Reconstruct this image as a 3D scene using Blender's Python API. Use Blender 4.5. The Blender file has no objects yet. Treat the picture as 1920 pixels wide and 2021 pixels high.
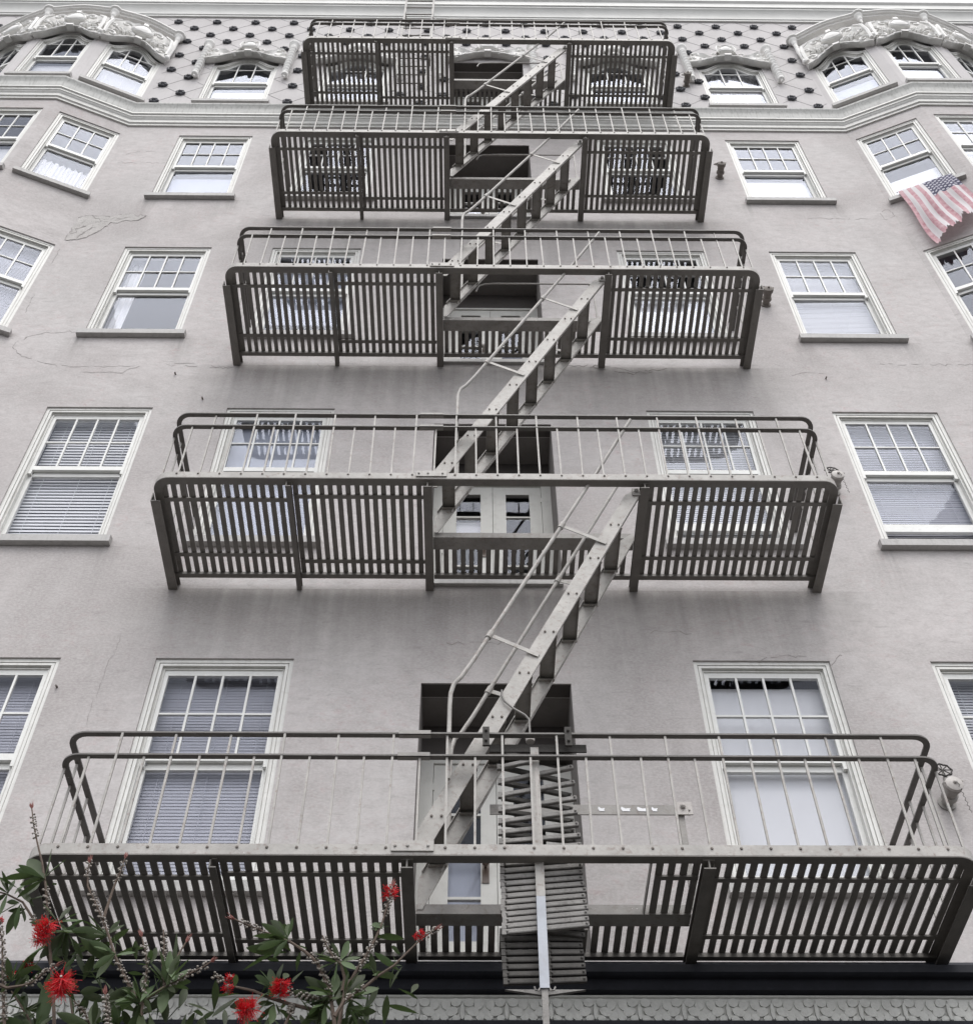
import bpy, math, random
from mathutils import Vector, Matrix
random.seed(11)
sc = bpy.context.scene
COL = sc.collection

# ---------------------------------------------------------------- camera, sky, sun, exposure
cam = bpy.data.objects.new("camera", bpy.data.cameras.new("camera"))
COL.objects.link(cam)
cam.data.sensor_fit = 'HORIZONTAL'
cam.data.sensor_width = 36.0
cam.data.lens = 2450.857 / 1920 * 36.0
_r = Vector((0.99993749, -0.01042697, -0.00403735))
_u = Vector((-0.00561501, -0.7805183, 0.62510772))
_f = Vector((0.0096692, 0.62504597, 0.78052805))
cam.matrix_world = Matrix(((_r.x, _u.x, -_f.x, 0.0), (_r.y, _u.y, -_f.y, -6.3913), (_r.z, _u.z, -_f.z, 0.0), (0, 0, 0, 1)))
cam.data.clip_start = 0.05
cam.data.clip_end = 3000
sc.camera = cam

SUN_EL, SUN_AZ = 62.0, 8.0          # sun seen in front of the facade, a little to the right
w = bpy.data.worlds.new("World"); sc.world = w; w.use_nodes = True
nt = w.node_tree; nt.nodes.clear()
out = nt.nodes.new('ShaderNodeOutputWorld'); bg = nt.nodes.new('ShaderNodeBackground')
sky = nt.nodes.new('ShaderNodeTexSky'); sky.sky_type = 'NISHITA'; sky.sun_disc = False
sky.sun_elevation = math.radians(SUN_EL); sky.sun_rotation = math.radians(180 - SUN_AZ)
sky.dust_density = 4.0; sky.air_density = 1.0
hs = nt.nodes.new('ShaderNodeHueSaturation'); hs.inputs['Saturation'].default_value = 0.22
tcs = nt.nodes.new('ShaderNodeTexCoord')
cn = nt.nodes.new('ShaderNodeTexNoise'); cn.inputs['Scale'].default_value = 2.2; cn.inputs['Detail'].default_value = 6
cr = nt.nodes.new('ShaderNodeMapRange'); cr.inputs['From Min'].default_value = 0.3; cr.inputs['From Max'].default_value = 0.7
cr.inputs['To Min'].default_value = 6.6; cr.inputs['To Max'].default_value = 9.6
cl = nt.nodes.new('ShaderNodeMix'); cl.data_type = 'RGBA'; cl.inputs['Factor'].default_value = 0.72
vm = nt.nodes.new('ShaderNodeVectorMath'); vm.operation = 'SCALE'; vm.inputs[0].default_value = (0.97, 0.985, 1.03)
nt.links.new(tcs.outputs['Generated'], cn.inputs['Vector'])
nt.links.new(cn.outputs['Fac'], cr.inputs['Value']); nt.links.new(cr.outputs['Result'], vm.inputs['Scale'])
nt.links.new(sky.outputs['Color'], hs.inputs['Color'])
nt.links.new(hs.outputs['Color'], cl.inputs['A']); nt.links.new(vm.outputs['Vector'], cl.inputs['B'])
nt.links.new(cl.outputs['Result'], bg.inputs['Color']); bg.inputs['Strength'].default_value = 0.15
nt.links.new(bg.outputs['Background'], out.inputs['Surface'])

sl = bpy.data.lights.new("sun", 'SUN'); sl.energy = 1.2; sl.angle = math.radians(40); sl.color = (1.0, 0.97, 0.93)
sun = bpy.data.objects.new("sun", sl); COL.objects.link(sun)
_d = Vector((math.sin(math.radians(SUN_AZ)) * math.cos(math.radians(SUN_EL)), -math.cos(math.radians(SUN_AZ)) * math.cos(math.radians(SUN_EL)), math.sin(math.radians(SUN_EL))))
sun.rotation_euler = _d.to_track_quat('Z', 'Y').to_euler()
sun.location = (0, -10, 30)

sc.view_settings.view_transform = 'Standard'; sc.view_settings.look = 'None'
sc.view_settings.exposure = 0.58; sc.view_settings.gamma = 1.0; sc.view_settings.use_curve_mapping = False
sc.render.engine = 'CYCLES'
sc.cycles.max_bounces = 8; sc.cycles.diffuse_bounces = 4; sc.cycles.transparent_max_bounces = 24
sc.cycles.caustics_reflective = False; sc.cycles.caustics_refractive = False

# ---------------------------------------------------------------- materials
def nodes(name):
    m = bpy.data.materials.new(name); m.use_nodes = True
    t = m.node_tree; b = t.nodes['Principled BSDF']
    return m, t, b
def N(t, ty, **kw):
    n = t.nodes.new(ty)
    for k, v in kw.items():
        if hasattr(n, k): setattr(n, k, v)
        else: n.inputs[k].default_value = v
    return n
def noise(t, vec, scale, detail=5, rough=0.6, dist=0.0):
    n = N(t, 'ShaderNodeTexNoise'); n.inputs['Scale'].default_value = scale
    n.inputs['Detail'].default_value = detail; n.inputs['Roughness'].default_value = rough; n.inputs['Distortion'].default_value = dist
    if vec is not None: t.links.new(vec, n.inputs['Vector'])
    return n.outputs['Fac']
def ramp(t, fac, a, b, lo=0.0, hi=1.0):
    n = N(t, 'ShaderNodeMapRange'); n.inputs['From Min'].default_value = a; n.inputs['From Max'].default_value = b
    n.inputs['To Min'].default_value = lo; n.inputs['To Max'].default_value = hi
    t.links.new(fac, n.inputs['Value']); return n.outputs['Result']
def mix(t, fac, a, b, mode='MIX'):
    n = N(t, 'ShaderNodeMix'); n.data_type = 'RGBA'; n.blend_type = mode
    if isinstance(fac, (int, float)): n.inputs['Factor'].default_value = fac
    else: t.links.new(fac, n.inputs['Factor'])
    for s, v in (('A', a), ('B', b)):
        if isinstance(v, tuple): n.inputs[s].default_value = (*v, 1)
        else: t.links.new(v, n.inputs[s])
    return n.outputs['Result']
def mul(t, a, b, op='MULTIPLY'):
    n = N(t, 'ShaderNodeMath', operation=op)
    for i, v in enumerate((a, b)):
        if isinstance(v, (int, float)): n.inputs[i].default_value = v
        else: t.links.new(v, n.inputs[i])
    return n.outputs[0]
def world_pos(t, scale=(1, 1, 1)):
    g = N(t, 'ShaderNodeNewGeometry'); mp = N(t, 'ShaderNodeMapping'); mp.inputs['Scale'].default_value = scale
    t.links.new(g.outputs['Position'], mp.inputs['Vector']); return mp.outputs['Vector'], g.outputs['Position']
def bump(t, b, h, strength, dist=0.01):
    n = N(t, 'ShaderNodeBump'); n.inputs['Strength'].default_value = strength; n.inputs['Distance'].default_value = dist
    t.links.new(h, n.inputs['Height']); t.links.new(n.outputs['Normal'], b.inputs['Normal'])

def painted(name, col, rough=0.6, vary=0.12, grime=(0.25, 0.23, 0.2), gamt=0.35, bumps=0.25, scale=3.0, chips=None, streak=0.0):
    m, t, b = nodes(name)
    v, pos = world_pos(t)
    c = mix(t, ramp(t, noise(t, v, scale, 6, 0.65), 0.3, 0.7), tuple(x * (1 - vary) for x in col), tuple(min(1, x * (1 + vary)) for x in col))
    g = ramp(t, noise(t, v, scale * 4.3, 8, 0.7, 0.4), 0.52, 0.78, 0.0, gamt)
    c = mix(t, g, c, grime)
    if streak:
        vs, _ = world_pos(t, (22, 22, 1.1))
        c = mix(t, ramp(t, noise(t, vs, 1.6, 4, 0.6), 0.5, 0.75, 0.0, streak), c, grime)
    if chips:
        c = mix(t, ramp(t, noise(t, v, 38, 6, 0.7), 0.66, 0.7), c, chips)
    t.links.new(c, b.inputs['Base Color']); b.inputs['Roughness'].default_value = rough
    h = noise(t, v, 90, 4, 0.6)
    bump(t, b, mul(t, h, 1.0), bumps, 0.004)
    return m

def stucco(name, col, warm):
    m, t, b = nodes(name)
    v, pos = world_pos(t)
    c = mix(t, ramp(t, noise(t, v, 0.8, 5, 0.6, 0.3), 0.32, 0.68), col, warm)
    # lighter trowelled smears
    vs, _ = world_pos(t, (1.0, 1.0, 1.7))
    c = mix(t, ramp(t, noise(t, vs, 2.3, 7, 0.62, 0.8), 0.50, 0.74, 0, 0.34), c, (0.57, 0.545, 0.535))
    # pink undercoat showing through in flecks
    pk = mul(t, ramp(t, noise(t, v, 1.3, 4, 0.5), 0.46, 0.62), ramp(t, noise(t, vs, 11, 7, 0.72, 0.5), 0.52, 0.66))
    c = mix(t, mul(t, pk, 0.75), c, (0.46, 0.335, 0.33))
    # soot specks and grime in broad clouds
    gr = ramp(t, noise(t, v, 0.5, 7, 0.66, 0.9), 0.42, 0.64, 0, 0.72)
    c = mix(t, gr, c, (0.305, 0.278, 0.272))
    sp = ramp(t, noise(t, vs, 24, 6, 0.75), 0.66, 0.76, 0, 0.5)
    c = mix(t, sp, c, (0.26, 0.24, 0.23))
    v3, _ = world_pos(t, (1.0, 1.0, 1.7))
    c = mix(t, ramp(t, noise(t, v3, 7.5, 9, 0.74, 0.35), 0.40, 0.64, 0.0, 0.5), c, (0.33, 0.305, 0.298))
    c = mix(t, ramp(t, noise(t, v3, 42, 5, 0.7), 0.42, 0.62, 0.0, 0.36), c, (0.60, 0.58, 0.57))
    v4, _ = world_pos(t, (1.2, 1.2, 5.0))
    c = mix(t, ramp(t, noise(t, v4, 5.5, 6, 0.7, 0.5), 0.57, 0.68, 0.0, 0.42), c, (0.27, 0.25, 0.245))
    # vertical rain streaks
    v2, _ = world_pos(t, (9, 9, 0.5))
    c = mix(t, mul(t, ramp(t, noise(t, v2, 1.0, 6, 0.65, 0.2), 0.52, 0.8, 0, 0.36), ramp(t, noise(t, v, 0.7, 3), 0.4, 0.65)), c, (0.27, 0.26, 0.25))
    # rust and soot streaks plus shade painted into the colour below each landing
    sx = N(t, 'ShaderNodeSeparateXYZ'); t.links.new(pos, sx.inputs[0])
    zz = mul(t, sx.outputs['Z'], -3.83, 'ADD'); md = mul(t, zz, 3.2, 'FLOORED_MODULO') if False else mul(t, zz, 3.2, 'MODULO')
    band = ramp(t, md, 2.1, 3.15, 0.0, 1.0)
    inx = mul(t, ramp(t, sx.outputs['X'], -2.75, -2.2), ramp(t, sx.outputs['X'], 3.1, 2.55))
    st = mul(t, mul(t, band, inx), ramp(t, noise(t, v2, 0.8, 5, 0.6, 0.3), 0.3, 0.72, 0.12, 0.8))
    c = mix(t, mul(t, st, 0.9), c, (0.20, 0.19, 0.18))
    # dirty water marks running from the ends of the window sills
    md2 = mul(t, mul(t, sx.outputs['Z'], -4.32, 'ADD'), 3.2, 'MODULO'); below = ramp(t, md2, 2.3, 3.2)
    near = None
    for xc in (-3.93, -2.90, -2.30, -1.22, 1.56, 2.60, 3.26, 4.30):
        dd = N(t, 'ShaderNodeMath', operation='ABSOLUTE'); t.links.new(mul(t, sx.outputs['X'], -xc, 'ADD'), dd.inputs[0])
        q = ramp(t, dd.outputs[0], .16, .01); near = q if near is None else mul(t, near, q, 'MAXIMUM')
    wm = mul(t, mul(t, mul(t, below, below), near), ramp(t, noise(t, v2, 2.2, 6, 0.7), 0.35, 0.62))
    c = mix(t, mul(t, wm, 0.55), c, (0.19, 0.18, 0.17))
    t.links.new(c, b.inputs['Base Color']); b.inputs['Roughness'].default_value = 0.86
    vq, _ = world_pos(t, (1.0, 1.0, 1.0))
    h = mul(t, mul(t, noise(t, v, 60, 6, 0.7), 0.35), mul(t, noise(t, vq, 5.0, 7, 0.6), 1.1), 'ADD')
    bump(t, b, h, 0.36, 0.012)
    return m

M = {}
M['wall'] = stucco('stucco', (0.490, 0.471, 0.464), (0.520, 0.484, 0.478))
M['frieze'] = painted('frieze_plaster', (0.50, 0.48, 0.478), 0.85, 0.08, (0.33, 0.31, 0.30), 0.3, 0.3, 1.2, streak=0.2)
M['trim'] = painted('trim_paint', (0.66, 0.655, 0.63), 0.55, 0.06, (0.34, 0.32, 0.28), 0.4, 0.2, 4, streak=0.22)
M['sash'] = painted('sash_paint', (0.70, 0.70, 0.68), 0.5, 0.05, (0.38, 0.36, 0.32), 0.32, 0.15, 5)
M['sill'] = painted('sill_paint', (0.43, 0.42, 0.41), 0.7, 0.1, (0.2, 0.19, 0.18), 0.55, 0.35, 5, streak=0.3)
M['belt'] = painted('belt_paint', (0.52, 0.52, 0.50), 0.7, 0.08, (0.24, 0.235, 0.22), 0.4, 0.25, 3, streak=0.65)
M['cornice'] = painted('cornice_paint', (0.62, 0.62, 0.60), 0.6, 0.08, (0.4, 0.4, 0.38), 0.3, 0.15, 1.5)
M['ornament'] = painted('ornament_plaster', (0.76, 0.75, 0.73), 0.7, 0.05, (0.42, 0.41, 0.38), 0.42, 0.35, 6)
M['iron'] = painted('iron_paint', (0.25, 0.237, 0.222), 0.55, 0.22, (0.12, 0.08, 0.065), 0.85, 0.3, 5, chips=(0.5, 0.49, 0.47))
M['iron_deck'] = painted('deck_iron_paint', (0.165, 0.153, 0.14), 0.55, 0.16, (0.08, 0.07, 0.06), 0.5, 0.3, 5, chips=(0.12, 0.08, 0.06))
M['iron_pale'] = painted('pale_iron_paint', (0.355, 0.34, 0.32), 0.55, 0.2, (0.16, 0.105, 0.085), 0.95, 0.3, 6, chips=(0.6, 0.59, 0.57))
M['iron_dark'] = painted('dark_iron', (0.04, 0.037, 0.034), 0.5, 0.2, (0.05, 0.04, 0.035), 0.5, 0.35, 9)
M['iron_rail'] = painted('rail_iron', (0.11, 0.102, 0.095), 0.5, 0.2, (0.05, 0.035, 0.03), 0.5, 0.3, 7, chips=(0.3, 0.29, 0.28))
M['iron_shadowed'] = painted('shaded_iron', (0.085, 0.08, 0.075), 0.5, 0.3, (0.04, 0.035, 0.03), 0.7, 0.4, 9, chips=(0.25, 0.24, 0.23))  # darker copy of the worn iron: shade on the ladder's rear bars, as colour
M['iron_worn'] = painted('worn_iron', (0.19, 0.18, 0.17), 0.48, 0.3, (0.045, 0.035, 0.03), 0.95, 0.4, 7, chips=(0.42, 0.41, 0.39))
M['galv'] = painted('galvanised', (0.36, 0.38, 0.42), 0.42, 0.14, (0.30, 0.27, 0.25), 0.5, 0.2, 7)
M['rosette'] = painted('rosette_paint', (0.07, 0.071, 0.08), 0.55, 0.3, (0.09, 0.09, 0.1), 0.4, 0.3, 20)
M['joint'] = painted('joint', (0.40, 0.39, 0.39), 0.9, 0.1, (0.2, 0.2, 0.2), 0.2, 0.1, 8)
M['crack'] = painted('crack', (0.27, 0.25, 0.24), 0.95, 0.2, (0.12, 0.11, 0.1), 0.5, 0.1, 12)
M['patch'] = painted('patch_plaster', (0.435, 0.415, 0.40), 0.9, 0.14, (0.30, 0.28, 0.265), 0.6, 1.0, 6)
M['black'] = painted('black_cornice_paint', (0.014, 0.015, 0.02), 0.62, 0.25, (0.03, 0.03, 0.034), 0.4, 0.2, 6)
M['slate'] = painted('slate_ledge_paint', (0.034, 0.035, 0.043), 0.6, 0.2, (0.1, 0.1, 0.1), 0.4, 0.2, 6)
M['band'] = painted('leaf_band_plaster', (0.53, 0.53, 0.505), 0.75, 0.08, (0.2, 0.2, 0.19), 0.45, 0.4, 14)
M['recess'] = painted('recess_paint', (0.075, 0.066, 0.062), 0.75, 0.12, (0.05, 0.045, 0.04), 0.3, 0.2, 4)
M['jamb'] = painted('jamb_paint', (0.20, 0.185, 0.178), 0.8, 0.12, (0.12, 0.11, 0.1), 0.4, 0.3, 4)
M['door'] = painted('door_paint', (0.58, 0.575, 0.545), 0.5, 0.06, (0.3, 0.28, 0.25), 0.35, 0.15, 3)
M['room'] = painted('room_paint', (0.22, 0.22, 0.23), 0.9, 0.1, (0.15, 0.15, 0.15), 0.2, 0.05, 2)
M['blind'] = painted('blind_white', (0.58, 0.59, 0.61), 0.6, 0.03, (0.5, 0.5, 0.5), 0.1, 0.05, 3)
M['blind_grey'] = painted('blind_grey', (0.44, 0.45, 0.50), 0.6, 0.05, (0.3, 0.3, 0.33), 0.2, 0.05, 3)
M['shade'] = painted('roller_shade', (0.80, 0.81, 0.82), 0.8, 0.03, (0.6, 0.6, 0.6), 0.1, 0.05, 2)
M['shade_blue'] = painted('roller_shade_dim', (0.40, 0.43, 0.50), 0.8, 0.05, (0.33, 0.35, 0.4), 0.2, 0.05, 2)
M['curtain'] = painted('curtain_cloth', (0.72, 0.72, 0.73), 0.9, 0.04, (0.5, 0.5, 0.5), 0.15, 0.1, 5)
M['brass'] = painted('dark_brass', (0.10, 0.07, 0.055), 0.35, 0.1, (0.05, 0.04, 0.03), 0.3, 0.1, 10)
M['rust'] = painted('rusty_iron', (0.17, 0.15, 0.135), 0.75, 0.25, (0.07, 0.05, 0.04), 0.7, 0.5, 12)
M['cap'] = painted('hose_cap_paint', (0.40, 0.375, 0.355), 0.5, 0.12, (0.2, 0.15, 0.12), 0.5, 0.3, 14)
M['sticker'] = painted('sticker_paper', (0.78, 0.78, 0.8), 0.7, 0.04, (0.4, 0.4, 0.42), 0.5, 0.05, 60)
M['asphalt'] = painted('asphalt', (0.055, 0.055, 0.056), 0.9, 0.15, (0.03, 0.03, 0.03), 0.4, 0.5, 2)
M['pavement'] = painted('concrete_pavement', (0.13, 0.127, 0.12), 0.9, 0.1, (0.14, 0.13, 0.12), 0.4, 0.4, 1)
M['white_line'] = painted('road_paint', (0.7, 0.7, 0.68), 0.8, 0.05, (0.3, 0.3, 0.3), 0.5, 0.2, 6)
M['stem'] = painted('stem_bark', (0.085, 0.06, 0.045), 0.8, 0.25, (0.12, 0.09, 0.07), 0.5, 0.4, 60)
M['capsule'] = painted('seed_capsule', (0.24, 0.215, 0.19), 0.5, 0.3, (0.07, 0.055, 0.04), 0.6, 0.3, 90)
M['bud'] = painted('red_bud', (0.17, 0.05, 0.04), 0.6, 0.3, (0.3, 0.2, 0.15), 0.5, 0.2, 80)
M['globe'] = painted('white_glass_globe', (0.8, 0.79, 0.76), 0.3, 0.02, (0.7, 0.7, 0.7), 0.1, 0.0, 5)

for _n in ('iron_dark', 'black', 'slate', 'rosette', 'iron_shadowed'): M[_n].node_tree.nodes['Principled BSDF'].inputs['Specular IOR Level'].default_value = 0.15
def leaf_mat(name, col):
    m, t, b = nodes(name)
    oi = N(t, 'ShaderNodeObjectInfo'); v, _ = world_pos(t)
    hsn = N(t, 'ShaderNodeHueSaturation'); hsn.inputs['Color'].default_value = (*col, 1)
    t.links.new(ramp(t, oi.outputs['Random'], 0, 1, 0.5, 1.9), hsn.inputs['Value'])
    t.links.new(ramp(t, oi.outputs['Random'], 0, 1, 0.475, 0.52), hsn.inputs['Hue'])
    hsn.inputs['Saturation'].default_value = 0.92
    c = mix(t, ramp(t, noise(t, v, 60, 4), 0.4, 0.8, 0, 0.35), hsn.outputs['Color'], (0.07, 0.085, 0.045))
    t.links.new(c, b.inputs['Base Color']); b.inputs['Roughness'].default_value = 0.55; b.inputs['Specular IOR Level'].default_value = 0.3
    tr = N(t, 'ShaderNodeBsdfTranslucent'); tr.inputs['Color'].default_value = (0.10, 0.16, 0.05, 1)
    mx = N(t, 'ShaderNodeMixShader'); mx.inputs[0].default_value = 0.18
    o = t.nodes['Material Output']
    t.links.new(b.outputs[0], mx.inputs[1]); t.links.new(tr.outputs[0], mx.inputs[2]); t.links.new(mx.outputs[0], o.inputs[0])
    return m
M['leaf'] = leaf_mat('bottlebrush_leaf', (0.042, 0.062, 0.024))
def petal():
    m, t, b = nodes('red_filament'); b.inputs['Base Color'].default_value = (0.72, 0.008, 0.016, 1); b.inputs['Roughness'].default_value = 0.5
    oi = N(t, 'ShaderNodeNewGeometry')
    c = mix(t, ramp(t, oi.outputs['Random Per Island'], 0, 1), (0.40, 0.003, 0.010), (0.74, 0.010, 0.025)); t.links.new(c, b.inputs['Base Color'])
    tr = N(t, 'ShaderNodeBsdfTranslucent'); tr.inputs['Color'].default_value = (0.9, 0.02, 0.03, 1)
    mx = N(t, 'ShaderNodeMixShader'); mx.inputs[0].default_value = 0.35; o = t.nodes['Material Output']
    t.links.new(b.outputs[0], mx.inputs[1]); t.links.new(tr.outputs[0], mx.inputs[2]); t.links.new(mx.outputs[0], o.inputs[0])
    return m
M['petal'] = petal()

def glass(name, tint=(0.44, 0.465, 0.53), ior=1.36):
    m = bpy.data.materials.new(name); m.use_nodes = True; t = m.node_tree; t.nodes.clear()
    o = N(t, 'ShaderNodeOutputMaterial'); gl = N(t, 'ShaderNodeBsdfGlossy'); gl.inputs['Roughness'].default_value = 0.015
    gl.inputs['Color'].default_value = (*tint, 1)
    tr = N(t, 'ShaderNodeBsdfTransparent'); tr.inputs['Color'].default_value = (0.955, 0.955, 0.965, 1)
    fr = N(t, 'ShaderNodeFresnel'); fr.inputs['IOR'].default_value = ior
    v, _ = world_pos(t)
    bp = N(t, 'ShaderNodeBump'); bp.inputs['Strength'].default_value = 0.06; bp.inputs['Distance'].default_value = 0.02
    t.links.new(noise(t, v, 2.6, 2, 0.4), bp.inputs['Height']); t.links.new(bp.outputs['Normal'], gl.inputs['Normal'])
    mx = N(t, 'ShaderNodeMixShader')
    gb = N(t, 'ShaderNodeNewGeometry'); t.links.new(ramp(t, gb.outputs['Backfacing'], 0, 1, ior, 1 / ior), fr.inputs['IOR'])
    t.links.new(fr.outputs[0], mx.inputs[0]); t.links.new(tr.outputs[0], mx.inputs[1]); t.links.new(gl.outputs[0], mx.inputs[2])
    t.links.new(mx.outputs[0], o.inputs[0]); return m
M['glass'] = glass('window_glass')

def flag_mat():
    m, t, b = nodes('flag_cloth')
    uv = N(t, 'ShaderNodeUVMap'); sp = N(t, 'ShaderNodeSeparateXYZ'); t.links.new(uv.outputs[0], sp.inputs[0])
    U, V = sp.outputs['X'], sp.outputs['Y']
    st = mul(t, mul(t, mul(t, U, 6.5), 1.0, 'MODULO'), 0.5, 'LESS_THAN')      # 13 stripes across
    g, _ = world_pos(t)
    red = mix(t, ramp(t, noise(t, g, 16, 6, 0.7), 0.35, 0.7), (0.52, 0.25, 0.29), (0.72, 0.55, 0.57))
    c = mix(t, st, (0.76, 0.73, 0.74), red)
    canton = mul(t, mul(t, U, 0.4615, 'GREATER_THAN'), mul(t, V, 0.36, 'LESS_THAN'))
    t2 = N(t, 'ShaderNodeCombineXYZ')
    # nine by eleven rows of stars as small dots in a staggered grid
    fu = mul(t, mul(t, U, 0.4615, 'SUBTRACT'), 9 / 0.5385); fv = mul(t, V, 11 / 0.36)
    par = mul(t, mul(t, mul(t, fu, 0.0, 'ADD'), 1.0, 'FLOOR'), mul(t, fv, 1.0, 'FLOOR'), 'ADD')
    fl_u = mul(t, N_floor(t, fu), N_floor(t, fv), 'ADD')
    odd = mul(t, mul(t, fl_u, 2.0, 'MODULO'), 0.5, 'LESS_THAN')
    du = mul(t, mul(t, fu, 1.0, 'MODULO'), 0.5, 'SUBTRACT'); dv = mul(t, mul(t, fv, 1.0, 'MODULO'), 0.5, 'SUBTRACT')
    d2 = mul(t, mul(t, du, du), mul(t, dv, dv), 'ADD')
    star = mul(t, mul(t, d2, 0.17, 'LESS_THAN'), odd)
    blue = mix(t, star, (0.10, 0.095, 0.15), (0.62, 0.62, 0.68))
    c = mix(t, canton, c, blue)
    t.links.new(c, b.inputs['Base Color']); b.inputs['Roughness'].default_value = 0.9
    tr = N(t, 'ShaderNodeBsdfTranslucent'); t.links.new(c, tr.inputs['Color'])
    mx = N(t, 'ShaderNodeMixShader'); mx.inputs[0].default_value = 0.25; o = t.nodes['Material Output']
    t.links.new(b.outputs[0], mx.inputs[1]); t.links.new(tr.outputs[0], mx.inputs[2]); t.links.new(mx.outputs[0], o.inputs[0])
    return m
def N_floor(t, v):
    n = N(t, 'ShaderNodeMath', operation='FLOOR'); t.links.new(v, n.inputs[0]); return n.outputs[0]
M['flag'] = flag_mat()

# ---------------------------------------------------------------- mesh helpers
class MB:
    def __init__(s): s.v = []; s.f = []
    def box(s, x0, x1, y0, y1, z0, z1, Mx=None):
        b = len(s.v)
        P = [(x0, y0, z0), (x1, y0, z0), (x1, y1, z0), (x0, y1, z0), (x0, y0, z1), (x1, y0, z1), (x1, y1, z1), (x0, y1, z1)]
        if Mx: P = [tuple(Mx @ Vector(p)) for p in P]
        s.v += P
        s.f += [(b, b + 3, b + 2, b + 1), (b + 4, b + 5, b + 6, b + 7), (b, b + 1, b + 5, b + 4), (b + 1, b + 2, b + 6, b + 5), (b + 2, b + 3, b + 7, b + 6), (b + 3, b, b + 4, b + 7)]
        return s
    def quad(s, *P):
        b = len(s.v); s.v += [tuple(p) for p in P]; s.f.append(tuple(range(b, b + len(P)))); return s
    def bar(s, p, q, w, h, up=(0, 0, 1)):
        """rectangular bar from p to q, w across, h along up"""
        p, q, up = Vector(p), Vector(q), Vector(up); d = (q - p).normalized()
        a = d.cross(up).normalized(); c = a.cross(d).normalized(); b = len(s.v)
        for o in (p, q):
            for i, j in ((-1, -1), (1, -1), (1, 1), (-1, 1)): s.v.append(tuple(o + a * w / 2 * i + c * h / 2 * j))
        s.f += [(b, b + 1, b + 2, b + 3), (b + 7, b + 6, b + 5, b + 4)] + [(b + i, b + 4 + i, b + 4 + (i + 1) % 4, b + (i + 1) % 4) for i in range(4)]
        return s
    def tube(s, path, r, n=8, caps=True):
        path = [Vector(p) for p in path]; b = len(s.v); m = len(path)
        rs = r if isinstance(r, (list, tuple)) else [r] * m
        a = None
        for i, p in enumerate(path):
            d = (path[min(i + 1, m - 1)] - path[max(i - 1, 0)]).normalized()
            if a is None:
                a = d.cross(Vector((0.3, 0.9, 0.2))).normalized()
            else: a = (a - d * a.dot(d)).normalized()
            c = d.cross(a)
            for k in range(n):
                t = 2 * math.pi * k / n; s.v.append(tuple(p + (a * math.cos(t) + c * math.sin(t)) * rs[i]))
        for i in range(m - 1):
            for k in range(n):
                s.f.append((b + i * n + k, b + i * n + (k + 1) % n, b + (i + 1) * n + (k + 1) % n, b + (i + 1) * n + k))
        if caps:
            s.f.append(tuple(b + k for k in range(n))[::-1]); s.f.append(tuple(b + (m - 1) * n + k for k in range(n)))
        return s
    def ribbon(s, path, sec, close=False):
        """sweep a section [(outward, up)] along plan path of (x, y); outward = right-hand side of travel"""
        m = len(path); b = len(s.v); k = len(sec)
        for i, p in enumerate(path):
            p = Vector(p)
            d0 = (p - Vector(path[i - 1])).normalized() if i > 0 else None
            d1 = (Vector(path[i + 1]) - p).normalized() if i < m - 1 else None
            if d0 is None: d0 = d1
            if d1 is None: d1 = d0
            n0, n1 = Vector((d0.y, -d0.x)), Vector((d1.y, -d1.x))
            nn = (n0 + n1).normalized(); sc_ = 1 / max(0.3, nn.dot(n0))
            for o, z in sec: s.v.append((p.x + nn.x * o * sc_, p.y + nn.y * o * sc_, z))
        for i in range(m - 1):
            for j in range(k if close else k - 1):
                j2 = (j + 1) % k
                s.f.append((b + i * k + j, b + (i + 1) * k + j, b + (i + 1) * k + j2, b + i * k + j2))
        if close:
            s.f.append(tuple(b + j for j in range(k))); s.f.append(tuple(b + (m - 1) * k + j for j in range(k))[::-1])
        return s
    def ring(s, O, I, y0, y1):
        """frame between outer loop O and inner loop I ((x,z) lists of equal length), front at y0, back at y1"""
        n = len(O); b = len(s.v)
        for L, y in ((O, y0), (I, y0), (O, y1), (I, y1)): s.v += [(x, y, z) for x, z in L]
        for i in range(n):
            j = (i + 1) % n
            s.f += [(b + i, b + j, b + n + j, b + n + i), (b + 2 * n + i, b + 3 * n + i, b + 3 * n + j, b + 2 * n + j),
                    (b + n + i, b + n + j, b + 3 * n + j, b + 3 * n + i), (b + i, b + 2 * n + i, b + 2 * n + j, b + j)]
        return s
    def prism(s, poly, y0, y1):
        n = len(poly); b = len(s.v)
        s.v += [(x, y0, z) for x, z in poly] + [(x, y1, z) for x, z in poly]
        s.f += [tuple(b + i for i in range(n)), tuple(b + n + i for i in range(n))[::-1]]
        s.f += [(b + i, b + n + i, b + n + (i + 1) % n, b + (i + 1) % n) for i in range(n)]
        return s
    def blob(s, c, r, n=8, m=5, Mx=None):
        b = len(s.v); c = Vector(c)
        if isinstance(r, (int, float)): r = (r, r, r)
        P = [Vector((0, 0, -1))] + [Vector((math.cos(2 * math.pi * k / n) * math.sin(math.pi * i / m), math.sin(2 * math.pi * k / n) * math.sin(math.pi * i / m), -math.cos(math.pi * i / m))) for i in range(1, m) for k in range(n)] + [Vector((0, 0, 1))]
        for p in P:
            q = Vector((p.x * r[0], p.y * r[1], p.z * r[2]))
            if Mx: q = Mx @ q
            s.v.append(tuple(c + q))
        for k in range(n): s.f.append((b, b + 1 + (k + 1) % n, b + 1 + k))
        for i in range(m - 2):
            for k in range(n): s.f.append((b + 1 + i * n + k, b + 1 + i * n + (k + 1) % n, b + 1 + (i + 1) * n + (k + 1) % n, b + 1 + (i + 1) * n + k))
        e = b + 1 + (m - 1) * n
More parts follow.
